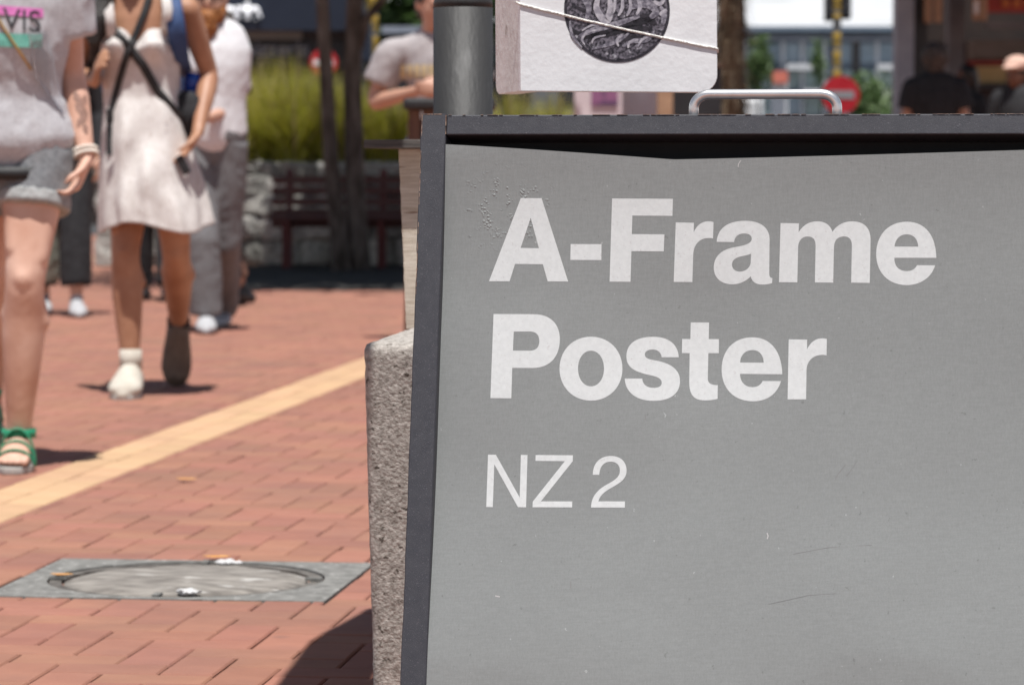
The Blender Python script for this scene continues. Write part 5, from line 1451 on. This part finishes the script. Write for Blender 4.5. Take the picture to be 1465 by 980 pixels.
def project_front(obj, pts_fn, n_, push):
    """Drop points from the viewer's side on to a garment."""
    return pts_fn
from mathutils.bvhtree import BVHTree
def bvh(o):
    me = o.data
    return BVHTree.FromPolygons([full(o) @ v.co for v in me.vertices], [tuple(p.vertices) for p in me.polygons])
def drape(tree, px, py, Y, out=.003, fallback=None):
    """The point of a garment seen at a pixel of the photograph, raised off the cloth."""
    a = Vector((0, 0, CAM_H)); d = (at(px, py, Y) - a).normalized()
    h = tree.ray_cast(a, d)
    if h[0] is None: return at(px, py, fallback or Y - .12)
    return h[0] - d * out
t1 = bvh(sh1)
def patch(name, m, parent, tree, poly_rows, Y, out=.003):
    """A printed panel laid on cloth: rows of pixel points from the left to the right."""
    mb = MB(); vs = [drape(tree, x, y, Y, out) for row in poly_rows for x, y in row]; c_ = len(poly_rows[0])
    mb.add(vs, [(i * c_ + j, i * c_ + j + 1, (i + 1) * c_ + j + 1, (i + 1) * c_ + j) for i in range(len(poly_rows) - 1) for j in range(c_ - 1)])
    return mb.build(name, m, parent, smooth=True)
def grid(x0_, x1_, y0_, y1_, nx=10, ny=4, sk=0.0): return [[(x0_ + (x1_ - x0_) * j / nx, y0_ + (y1_ - y0_) * i / ny + sk * (j / nx)) for j in range(nx + 1)] for i in range(ny + 1)]
patch('pink_bar', M['pink_print'], sh1, t1, grid(-45, 62, 5, 18, 12, 3, 8), 8.75)
patch('teal_bar', M['teal_print'], sh1, t1, grid(-45, 60, 47, 66, 12, 4, 3), 8.75)
def print_text(s, x0_, x1_, yb, sk, tree, Y, m, parent):
    me0 = text_mesh(s, 1.0); w_ = max(v.co.x for v in me0.vertices); kx = (x1_ - x0_) / w_
    bpy.data.meshes.remove(me0)
    for i, ch in enumerate(s):
        if ch == ' ': continue
        pre = text_mesh(s[:i + 1], 1.0); xr = max(v.co.x for v in pre.vertices); bpy.data.meshes.remove(pre)
        me = text_mesh(ch, 1.0); mr = max(v.co.x for v in me.vertices)
        for v in me.vertices:
            x = x0_ + (v.co.x + xr - mr) * kx; v.co = drape(tree, x, yb - v.co.y * kx * 1.05 + sk * (x - x0_) / (x1_ - x0_), Y, .004)
        me.materials.clear(); me.materials.append(m); link('letter', me, parent)
print_text('VIS', 4, 58, 42, 5, t1, 8.75, M['black_print'], sh1)
# chain strap and clear pouch, bracelets
ch = MB(); pts = [drape(t1, x, y, 8.75, .006) for x, y in ((-40, -30), (-15, 5), (5, 40), (25, 70), (45, 100))]; ch.tube(pts, .0035, 7)
cb_ = empty('clear_bag', (pts[-1].x, pts[-1].y, pts[-1].z), 'clear plastic shoulder bag with gold chain on the woman in grey', 'bag')
ch.build('chain', M['gold'], cb_, smooth=True)
pz_ = [drape(t1, x, y, 8.75, .014) for x, y in ((40, 50), (66, 48), (92, 165), (52, 112))]; mb = MB(); mb.add(pz_ + [p + Vector((.002, .008, 0)) for p in pz_], [(0, 1, 2, 3), (7, 6, 5, 4), (0, 4, 5, 1), (1, 5, 6, 2), (2, 6, 7, 3), (3, 7, 4, 0)])
mb.build('pouch', M['clear'], cb_, bevel=.002)
wr = J1['wrl']; d = (J1['wrl'] - J1['ell']).normalized()
for k_, m_ in ((-.022, 'bead_white'), (-.008, 'bead_white')):
    mb = MB(); c_ = wr + d * k_; ax = d.orthogonal().normalized(); ay = d.cross(ax)
    for i in range(18):
        a = 2 * PI * i / 18; mb.ball(c_ + (ax * math.cos(a) + ay * math.sin(a)) * .030, .0062, 8, 6)
    tag(mb.build('bracelet', M[m_], w1, smooth=True), kind=None)
# forearm tattoo: small leaf-like marks in dark ink
M['ink'] = mat('tattoo_ink', (.22, .125, .095), (.36, .21, .16), 90, .55)
bo1 = [c for c in w1.children if c.name.startswith('body')][0]; tbo = bvh(bo1)
for cx_, cy_, a_, l_, w_ in ((110, 140, 1.2, 20, 10), (119, 146, 1.9, 20, 10), (113, 156, .9, 18, 9), (121, 164, 1.5, 22, 10), (115, 174, 2.1, 18, 9), (122, 184, 1.3, 18, 8), (117, 164, 1.2, 16, 8)):
    rows = []
    for i in range(6):
        t = i / 5; h_ = w_ / 2 * math.sin(PI * min(max(t, .06), .94)); ox_, oy_ = math.cos(a_) * l_ * (t - .5), math.sin(a_) * l_ * (t - .5); nx_, ny_ = -math.sin(a_) * h_, math.cos(a_) * h_
        rows.append([(cx_ + ox_ + nx_ * s2, cy_ + oy_ + ny_ * s2) for s2 in (-1, -.33, .33, 1)])
    patch('tattoo_mark', M['ink'], bo1, tbo, rows, 8.75, .0016)
# sandals
def sandal(ank, toe, root, name='sandal'):
    d = Vector((toe.x - ank.x, toe.y - ank.y, 0)).normalized(); s_ = d.cross(Vector((0, 0, 1)))
    heel = Vector((ank.x, ank.y, 0)) - d * .05; L = .255
    outl = [(-.01, -.55), (-.03, 0), (-.01, .55), (.3, .7), (.6, .95), (.85, .9), (1.0, .5), (1.04, 0), (1.0, -.5), (.85, -.9), (.6, -.95), (.3, -.7)]
    zb_ = min(0.0, 0.0); 
    mb = MB(); mb.prism([(a * L, b * .050) for a, b in outl], heel + Vector((0, 0, .018)), d, s_, Vector((0, 0, 1)), .018); sd = mb.build('sandal', M['sole'], root, bevel=.003)
    for t, w_, hz_, wd in ((.80, .056, .048, .018), (.62, .056, .068, .024), (.40, .05, .096, .022)):
        c_ = heel + d * L * t; mb = MB(); pts = [c_ + s_ * (w_ * math.cos(a)) + Vector((0, 0, .016 + hz_ * math.sin(a))) for a in [PI * i / 12 for i in range(13)]]
        vs = []
        for p in pts: vs += [p - d * wd / 2, p + d * wd / 2]
        mb.add(vs, [(2 * i, 2 * i + 1, 2 * i + 3, 2 * i + 2) for i in range(12)]); o = mb.build('strap', M['sandal_green'], sd, smooth=True); q = o.modifiers.new('s', 'SOLIDIFY'); q.thickness = .004
    mb = MB(); c_ = ank + Vector((0, 0, .008)); mb.add([c_ + Vector((.047 * math.cos(2 * PI * i / 24), .050 * math.sin(2 * PI * i / 24), zz)) for zz in (-.012, .012) for i in range(24)], [(i, (i + 1) % 24, 24 + (i + 1) % 24, 24 + i) for i in range(24)]); o = mb.build('ankle_strap', M['sandal_green'], sd, smooth=True); q = o.modifiers.new('s', 'SOLIDIFY'); q.thickness = .004
    return sd
# bare toes
def toes(mb, ank, toe):
    d = Vector((toe.x - ank.x, toe.y - ank.y, 0)).normalized(); s_ = d.cross(Vector((0, 0, 1)))
    for i, (o_, L, r) in enumerate(((-.030, .046, .0135), (-.010, .046, .0095), (.0075, .041, .009), (.023, .034, .0085), (.036, .026, .008))):
        b_ = Vector((ank.x, ank.y, .034)) + d * .150 + s_ * o_; mb.tube([b_, b_ + d * L * .6 + Vector((0, 0, .003)), b_ + d * L - Vector((0, 0, .003))], [r, r, r * .85], 9, round_ends=True)
tm = MB(); toes(tm, J1['anl'], J1['tol']); melt(tm, 'toes', M['skin_pale'], .005, w1, smooth=2)
sandal(J1['anl'], J1['tol'], w1)
bd = Vector((0, -1, 0)); rs_ = sandal(Vector((J1['anr'].x, J1['anr'].y, .085)), J1['anr'] + Vector((0, -.2, 0)), w1)
pv = Vector((J1['anr'].x, J1['anr'].y - .18, .01)); rx_ = Matrix.Translation(pv) @ Matrix.Rotation(R(34), 4, 'X') @ Matrix.Translation(-pv)
for o in [rs_] + list(rs_.children): o.data.transform(rx_)

# ---- woman in the cream dress
J2 = skeleton(11.5, 1, hipc=(216, 212), chest=(198, 80, -.03), neck=(192, -22, -.03), headc=(190, -82, -.06),
              shl=(268, 16), ell=(300, 108, .10), wrl=(283, 190, -.08),
              shr=(126, 18), elr=(111, 104, .14), wrr=(136, 116, -.08),
              hipl=(241, 212, .02), knl=(252, 362, .08), anl=(256, 468, .43), tol=(253, 541, .36),
              hipr=(192, 212), knr=(179, 360, -.07), anr=(187, 524, -.08), tor=(186, 552, -.26))
J2['hdl'] = Vector((-.06, -.02, -.10)); J2['hdr'] = Vector((.02, -.07, .06)); J2['tor'].z = .02
w2, P2, B2 = person('person', 'woman in short cream sleeveless dress with black crossed straps, walking', J2, CAMF, M['skin_tan'], .96, True, .0075, palms={'l': Vector((-.6, -.2, .5)), 'r': Vector((.8, -.2, .2))}, curl=.45, bare_feet=False, slim=-.024)
hm = MB(); hm.ball(J2['headc'] + Vector((0, .02, .03)), (.088, .106, .105), 18, 12)
for sx_ in (-1,): hm.tube([J2['headc'] + Vector((sx_ * .07, .02, .0)), J2['headc'] + Vector((sx_ * .10, .0, -.18)), J2['headc'] + Vector((sx_ * (.135 if sx_ < 0 else .09), -.075, -.30)), J2['headc'] + Vector((sx_ * (.13 if sx_ < 0 else .09), -.10, -.36))], [.04, .045, .04, .018], 12, round_ends=True)
hm.tube([J2['headc'] + Vector((0, .08, .0)), J2['headc'] + Vector((0, .13, -.35))], [(.085, .05), (.11, .03)], 14, side=(1, 0, 0), round_ends=True)
melt(hm, 'hair', M['hair_black'], .011, w2, folds=.012, fold_size=.04)
def drape_(x, y, tt):
    """Folds of the dress front: creases fanning from under the bust and across the hip, deeper towards the hem."""
    w = noise.noise(Vector((x * 6, tt * 3, 7))) * .6
    f = min(1, max(0, (tt - .22) / .35))
    a = math.sin(46 * (x + .10 * (tt - .2)) + 2.4 * w + .6) * .009 * f
    b = math.sin(30 * (x * .75 + tt * .46) + 3 * w) * .010 * f * math.exp(-((x + .02) / .12) ** 2)
    c = math.sin(26 * (x * .8 - tt * .52) + 2 * w + 1.9) * .009 * f * math.exp(-((x - .07) / .10) ** 2)
    return a + b + c
def dress():
    Yc = 11.5; rows = [(40, 140, 251), (58, 138, 256), (80, 140, 257), (100, 144, 255), (128, 149, 254), (150, 150, 257), (180, 148, 264), (212, 146, 272), (246, 144, 282), (280, 144, 290), (305, 145, 296), (325, 146, 300)]
    mb = MB(); n_ = 120; vs = []; sub = []
    for i in range(len(rows) - 1):
        for t in range(6): sub.append(tuple(lerp(rows[i][q], rows[i + 1][q], t / 6) for q in range(3)))
    sub.append(rows[-1])
    for y, xl, xr in sub:
        a, b = at(xl, y, Yc), at(xr, y, Yc); c_ = (a + b) / 2; hw = (b.x - a.x) / 2 + .006; tt = (y - 40) / 285
        dep = (lerp(.130, .245, (tt - .35) / .65) if tt > .35 else lerp(.122, .130, tt / .35)) - .016 * math.exp(-((tt - .33) / .10) ** 2)
        for j in range(n_):
            th = 2 * PI * j / n_; cx_, sy_ = math.cos(th), math.sin(th)
            f = max(0, tt - .28) / .72
            fold = f * (.058 * math.sin(7 * th + 2.2 * tt + 1.3 * noise.noise(Vector((cx_ * 1.5, sy_ * 1.5, 0)))) + .032 * math.sin(13 * th + .7 + 2 * tt)) + .035 * noise.noise(Vector((cx_ * 2.2, sy_ * 2.2, tt * 7))) + .02 * noise.noise(Vector((cx_ * 5, sy_ * 5, tt * 11)))
            bust = 0
            if sy_ < 0:
                for bc_ in (-.45, .45): bust += .052 * math.exp(-((cx_ - bc_) / .30) ** 2) * math.exp(-((y - 66) / 22) ** 2)
            diag = .016 * math.sin(9 * (cx_ * .8 + tt * 2.2)) * f * (1 if sy_ < 0 else 0)
            r = 1 + fold * .8
            dz = f * f * .02 * math.sin(3 * th + 1) + (.022 * abs(cx_ - .05) ** 1.5 * -1 if y < 60 and sy_ < 0 else 0)
            top = 0
            if y < 75 and sy_ < 0: top = -.055 * math.exp(-((cx_ - .08) / .22) ** 2) * (1 - (y - 40) / 35)
            vs.append(Vector((c_.x + hw * cx_ * r, c_.y + .012 + dep * sy_ * r - bust + drape_(hw * cx_, y, tt) * min(1, max(0, -sy_ * 1.6)), c_.z + dz + top)))
    mb.add(vs, [(i * n_ + j, i * n_ + (j + 1) % n_, (i + 1) * n_ + (j + 1) % n_, (i + 1) * n_ + j) for i in range(len(sub) - 1) for j in range(n_)])
    o = mb.build('dress', M['dress'], w2, smooth=True)
    q = o.modifiers.new('thickness', 'SOLIDIFY'); q.thickness = .004
    return o
dr = dress(); t2 = bvh(dr)
for a, b, c_ in (((160, 44), (156, 18), (152, -12)), ((236, 42), (240, 14), (236, -14))):
    mb = MB(); p0 = drape(t2, a[0], a[1] + 8, 11.5, .004); mb.tube([p0, at(b[0], b[1], 11.36), at(c_[0], c_[1], 11.46), at(c_[0], c_[1] + 8, 11.60)], [(.018, .004)] * 4, 10, side=(1, 0, 0)); mb.build('shoulder_strap', M['dress'], dr, smooth=True)
# footwear
hl = Vector((J2['anr'].x, J2['anr'].y + .05, .0)); shoe('sneaker', M['sneaker'], w2, hl, hl + Vector((-.005, -.255, 0)), J2['anr'] + Vector((0, 0, .01)), 1.0, .058, .064, M['sole'])
mb = MB(); mb.tube([J2['anr'] + Vector((0, 0, -.01)), J2['anr'] + Vector((0, .004, .06))], [.041, .040], 16); mb.build('sock', M['sneaker'], w2, smooth=True)
a_ = J2['anl']; dn = Vector((-.03, -.34, -.94)).normalized()
shoe('boot', M['brown_boot'], w2, a_ + Vector((0, .055, .005)) , a_ + Vector((0, .03, 0)) + dn * .225, a_ + Vector((.0, .0, .02)), 1.0, .054, .062, M['brown_boot'], up=Vector((0, -.94, .34)))
mb = MB(); ld = (J2['anl'] - J2['knl']).normalized(); mb.tube([a_ - ld * .05, a_ - ld * .0], [.043, .044], 16); mb.build('sock', M['black_cloth'], w2, smooth=True)

q0 = hl + Vector((0, -.10, .098))
for i in range(4):
    c_ = hl + Vector((-.002, -.095 - i * .026, .098 - i * .011)); mb = MB(); mb.tube([c_ + Vector((sx_ * .024, .006 * (1 - abs(sx_)), -.012 * abs(sx_) + .004)) for sx_ in (-1, -.5, 0, .5, 1)], .0042, 8); mb.build('lace', M['white_cotton'], w2, smooth=True)
# crossed straps, bag, backpack, bottle, phone
def ribbon(mb, pts, w, side=None):
    vs = []; 
    for i, p in enumerate(pts):
        d = (pts[min(i + 1, len(pts) - 1)] - pts[max(i - 1, 0)]).normalized(); s_ = d.cross(CAMF).normalized() * w / 2
        for q in (s_, -s_): vs += [p + q, p + q + Vector((0, .004, 0))]
    k = len(pts)
    for i in range(k - 1):
        a, b = 4 * i, 4 * (i + 1)
        mb.add([], [])
    base_i = len(mb.v); mb.v += [tuple(v) for v in vs]
    for i in range(k - 1):
        a, b = base_i + 4 * i, base_i + 4 * (i + 1)
        for f in ((a, a + 2, b + 2, b), (a + 1, b + 1, b + 3, a + 3), (a, b, b + 1, a + 1), (a + 2, a + 3, b + 3, b + 2)): mb.f.append(f); mb.m.append(0)
tb2 = bvh(bpy.data.objects[[c.name for c in w2.children if c.name.startswith('body')][0]])
def over(px, py, Y=11.5, out=.008):
    a = Vector((0, 0, CAM_H)); d = (at(px, py, Y) - a).normalized(); hs = [h[0] for h in (t2.ray_cast(a, d), tb2.ray_cast(a, d)) if h[0] is not None]
    return (min(hs, key=lambda p: p.y) - d * out) if hs else at(px, py, Y - .12)
def way(pts, n_=6): 
    out = []
    for (x0_, y0_), (x1_, y1_) in zip(pts, pts[1:]):
        for i in range(n_): out.append((lerp(x0_, x1_, i / n_), lerp(y0_, y1_, i / n_)))
    return out + [pts[-1]]
bag = empty('crossbody_bag', at(270, 170, 11.42), 'black crossbody bag on crossed straps over the cream dress', 'bag')
mb = MB(); ribbon(mb, [over(x, y) for x, y in way([(150, 18), (160, 40), (186, 70), (205, 95), (225, 130), (255, 165), (268, 185)])], .030); mb.build('strap', M['strap_black'], bag, smooth=True)
mb = MB(); mb.tube([at(268, 145, 11.50), at(272, 165, 11.50), at(276, 188, 11.50)], [(.045, .04), (.056, .045), (.04, .03)], 18, side=(1, 0, 0), round_ends=True); melt(mb, 'pouch', M['black_cloth'], .008, bag, smooth=3, folds=.008, fold_size=.05)
for x, y in ((238, 170), (246, 165), (238, 181)): mb = MB(); mb.ball(over(x, y, 11.5, .012), .0035, 10, 8); mb.build('stud', M['white_paint'], bag, smooth=True)  # bright glints on the strap, put in as small white balls
cs = empty('camera_strap', at(160, 150, 11.3), 'long black camera strap hanging over the cream dress', 'strap')
mb = MB(); ribbon(mb, [over(x, y, 11.5, .010) for x, y in way([(214, -6), (206, 20), (196, 45), (184, 72), (175, 100), (165, 135), (158, 165), (157, 200), (157, 222)])], .024); mb.build('webbing', M['strap_black'], cs, smooth=True)
mb = MB(); q = at(157, 166, 11.31); mb.box(q, (.026, .012, .05)); mb.build('buckle', M['plastic_black'], cs, bevel=.004)
pkb = empty('backpack', at(240, 60, 11.72), 'blue backpack behind the woman in the cream dress', 'backpack')
mb = MB(); mb.box(at(205, 60, 11.76), (.30, .16, .46)); o = mb.build('pack_body', M['pack_blue'], pkb, bevel=.05)
for a, b, c_ in (((246, 0), (252, 40), (258, 85)), ((150, -2), (144, 30), (141, 80))):
    mb = MB(); mb.tube([at(a[0], a[1] - 10, 11.60), at(a[0], a[1], 11.42), at(b[0], b[1], 11.38), at(c_[0], c_[1], 11.46), at(c_[0] + (6 if a[0] > 200 else -3), c_[1] + 22, 11.62)], [(.033, .01)] * 5, 12, side=(1, 0, 0)); mb.build('shoulder_strap', M['pack_blue'] if a[0] > 200 else M['strap_black'], pkb, smooth=True)
bt = empty('water_bottle', at(275, 135, 11.6), 'blue water bottle with white cap in the side pocket of the backpack', 'bottle')
q0, q1 = at(273, 138, 11.58), at(277, 103, 11.58); mb = MB(); mb.tube([q0, q0.lerp(q1, .8), q0.lerp(q1, .95)], [.030, .030, .02], 18); mb.build('body', M['bottle_blue'], bt, smooth=True); mb = MB(); mb.tube([q0.lerp(q1, .93), q0.lerp(q1, 1.1)], [.019, .018], 14); mb.build('cap', M['white_paint'], bt)
ph = MB(); ph.box(at(262, 236, 11.36), (.07, .012, .03), Matrix.Rotation(R(62), 3, 'Y')); tag(ph.build('phone', M['plastic_black'], None, bevel=.004), 'black phone in the lowered hand of the woman in the dress', 'phone')

# ---- simple standing or walking figure, from a few measures
def figure(px, Y, label, H=1.72, face=0.0, female=False, skin_m='skin_mid', top='black_cloth', bottom='black_cloth', shoes_m='black_shoe', hair='hair_black', stride=.18, over_=None, voxel=.013,
           hair_long=False, to=1.0, long_sleeve=False, shoe_sole=None, flare=0.0, tw=1.0, ox=None, group=None, curly=False, lift=0.0):
    k = H / 1.72; g = floor_at(px, Y); f = Vector((math.sin(face), -math.cos(face), 0)); s_ = f.cross(Vector((0, 0, 1)))   # s_: their right... seen from the front on the image's left
    P = lambda r, fw, z: g + s_ * (-r * k) + f * (fw * k) + Vector((0, 0, z * k))
    J = dict(hipc=P(0, 0, .93), chest=P(0, .0, 1.24), neck=P(0, -.01, 1.45), headc=P(0, .02, 1.585),
             shl=P(.175, -.01, 1.40), ell=P(.235, -.03, 1.11), wrl=P(.225, .06, .87), shr=P(-.175, -.01, 1.40), elr=P(-.235, -.03, 1.11), wrr=P(-.225, .06, .87),
             hipl=P(.085, 0, .91), knl=P(.088, stride * .65, .50), anl=P(.09, stride, .085), tol=P(.10, stride + .17, .02),
             hipr=P(-.085, 0, .91), knr=P(-.088, -stride * .1, .49), anr=P(-.09, -stride, .10 + lift), tor=P(-.09, -stride + .16, .03 + lift * .3), look=f)
    for n_, v in (over_ or {}).items(): J[n_] = v
    root, Ph, B = person('person', label, J, f, M[skin_m], k, female, voxel, group=group, bare_feet=False)
    tshirt(J, M[top], root, k, .018, female, lo=.02, voxel=voxel, long=long_sleeve, sleeve=.62)
    trousers(J, M[bottom], root, k, .014, tw, to, voxel, flare=flare, name='trousers' if to > .6 else 'shorts')
    for q in 'lr':
        a = J['an' + q]; t = J['to' + q]; d = Vector((t.x - a.x, t.y - a.y, 0)).normalized(); hz_ = 0.0 if q == 'l' else max(0, a.z - .09)
        heel = Vector((a.x, a.y, hz_)) - d * .06; toe = Vector((a.x, a.y, min(hz_, .01))) + d * .20
        shoe('shoe', M[shoes_m], root, heel, toe, a + Vector((0, 0, .02)), k, .05, .055, M[shoe_sole] if shoe_sole else None, voxel=.010)
    if hair:
        c_ = J['headc']; lf = J['look']; mb = MB(); mb.ball(c_ - lf * .022 * k + Vector((0, 0, .038 * k)), [x * k * (1.12 if curly else 1) for x in (.088, .098, .094)], 18, 12)
        mb.ball(c_ - lf * .045 * k + Vector((0, 0, -.02 * k)), [x * k for x in (.078, .062, .085)], 16, 10)
        if hair_long: mb.tube([c_ - lf * .05, c_ - lf * .085 + Vector((0, 0, -.28))], [(.085, .05), (.09, .03)], 14, side=s_, round_ends=True)
        melt(mb, 'hair', M[hair], .012, root, smooth=4, folds=.022 if curly else .008, fold_size=.04)
    return root, J, Ph, B

# bearded man in the white T-shirt
Y3 = 15.85
o3 = dict(shl=at(333, 82, Y3), ell=at(339, 156, Y3 + .05), wrl=at(300, 168, Y3 - .20), shr=at(266, 80, Y3), elr=at(262, 160, Y3 + .08), wrr=at(268, 226, Y3 - .02), hdl=Vector((-.1, -.04, -.01)),
          knl=at(321, 345, Y3 + .05), anl=at(318, 440, Y3 + .62), tol=at(317, 455, Y3 + .48), knr=at(290, 345, Y3 - .12), anr=at(295, 450, Y3 - .10), tor=at(295, 468, Y3 - .28))
m3, J3, Ph3, B3 = figure(303, Y3, 'man with a big ginger beard in white T-shirt and loose grey trousers', 1.76, 0.0, False, 'skin_mid', 'white_cotton', 'grey_trouser', 'white_shoe', 'hair_ginger', over_=o3, flare=.018, tw=.95, voxel=.010)
mb = MB(); 
for x, y, z, r in ((0, .07, -.085, .05), (-.035, .05, -.07, .042), (.035, .05, -.07, .042), (0, .075, -.135, .045), (0, .07, -.18, .032), (-.055, .02, -.045, .03), (.055, .02, -.045, .03)): mb.ball(Ph3(x, y, z), r, 14, 10)
melt(mb, 'beard', M['hair_ginger'], .010, m3, smooth=4, folds=.015, fold_size=.03)
for sg in (-1, 1):
    mb = MB(); c_ = Ph3(sg * .033, .100, .004); pts = [c_ + B3 @ Vector((.024 * math.cos(2 * PI * i / 16), 0, .019 * math.sin(2 * PI * i / 16))) for i in range(17)]; mb.tube(pts, .0032, 6); mb.tube([c_ + B3 @ Vector((sg * .024, 0, 0)), Ph3(sg * .076, -.01, .004)], .003, 6); tag(mb.build('spectacles', M['black_paint'], m3, smooth=True), None)

# man in the grey T-shirt behind the litter bin
Y4 = 15.0
o4 = dict(shl=at(672, 72, Y4), ell=at(690, 150, Y4), wrl=at(640, 128, Y4 - .3), shr=at(562, 76, Y4), elr=at(534, 148, Y4 + .02), wrr=at(598, 130, Y4 - .22), hdr=Vector((.1, -.02, .0)), hdl=Vector((-.1, -.02, 0)), headc=at(622, 6, Y4 - .06), look=Vector((.35, -1, -.25)).normalized(), neck=at(616, 62, Y4))
m4, J4, Ph4, B4 = figure(640, Y4, 'man in taupe grey T-shirt half hidden behind the street pole', 1.78, 0.0, False, 'skin_mid', 'grey_cotton', 'jeans', 'black_shoe', 'hair_brown', over_=o4, stride=.04, voxel=.011)
s4 = [c for c in m4.children if c.name.startswith('shirt')][0]; t4 = bvh(s4)
for i in range(5): patch('print_block', M['yellow_print'], s4, t4, grid(573 + i * 10, 580.5 + i * 10, 93, 112, 3, 3), Y4, .005)

# people half hidden in the distance on the left
r5, J5, _, _ = figure(86, 17.55, 'person in black with one grey-green trouser leg, behind the woman in grey', 1.70, .15, True, 'skin_mid', 'black_cloth', 'black_cloth', 'white_shoe', 'hair_black', stride=.12, long_sleeve=True, flare=.02, to=.9, hair_long=True)
mb = MB(); mb.tube([J5['knr'] + Vector((0, 0, .06)), J5['knr'].lerp(J5['anr'], .4), J5['knr'].lerp(J5['anr'], .72)], [.098, .104, .106], 18); melt(mb, 'trouser_panel', M['olive'], .012, r5, smooth=3, folds=.01)
figure(222, 19.4, 'person in black seen between the legs of the woman in the dress', 1.70, PI, True, 'skin_tan', 'black_cloth', 'black_cloth', 'black_shoe', 'hair_black', stride=.12, to=1.0)
figure(318, 18.6, 'person in patterned trousers and black shoes behind the bearded man', 1.72, -1.1, False, 'skin_tan', 'black_cloth', 'camo', 'black_shoe', 'hair_brown', stride=.16, to=.92)

# people in the dark shop at the right
figure(1336, 25.0, 'person with dark curly hair and red collar, back turned, at the dark shop', 1.76, PI - .2, False, 'skin_mid', 'black_cloth', 'black_cloth', 'black_shoe', 'hair_brown', stride=.05, curly=True, voxel=.014)
p8 = at(1336, 114, 25.0); mb = MB(); mb.tube([p8 + Vector((0, 0, -.045)), p8 + Vector((0, .0, .03))], [(.095, .09), (.075, .075)], 20, side=(1, 0, 0)); tag(mb.build('neckerchief', M['red_cloth'], None, smooth=True), 'red neckerchief on the curly-haired person at the dark shop', 'scarf')
figure(1381, 26.2, 'black-haired person in dark clothes between the two others at the dark shop', 1.64, -1.2, True, 'skin_brown', 'black_cloth', 'black_cloth', 'black_shoe', 'hair_black', stride=.05, voxel=.014, hair_long=True)
r10, J10, Ph10, B10 = figure(1453, 24.0, 'person in black top and pale pink cap at the right edge', 1.62, -.7, True, 'skin_brown', 'black_cloth', 'black_cloth', 'black_shoe', 'hair_black', stride=.05, voxel=.014)
mb = MB(); mb.ball(Ph10(0, -.01, .075), (.098, .105, .07), 18, 12, B10); mb.tube([Ph10(0, .06, .06), Ph10(0, .15, .045)], [(.07, .012), (.06, .008)], 16, side=B10 @ Vector((1, 0, 0)), round_ends=True); tag(melt(mb, 'cap', M['pink_hat'], .010), 'pale pink cap on the person at the right edge', 'cap')
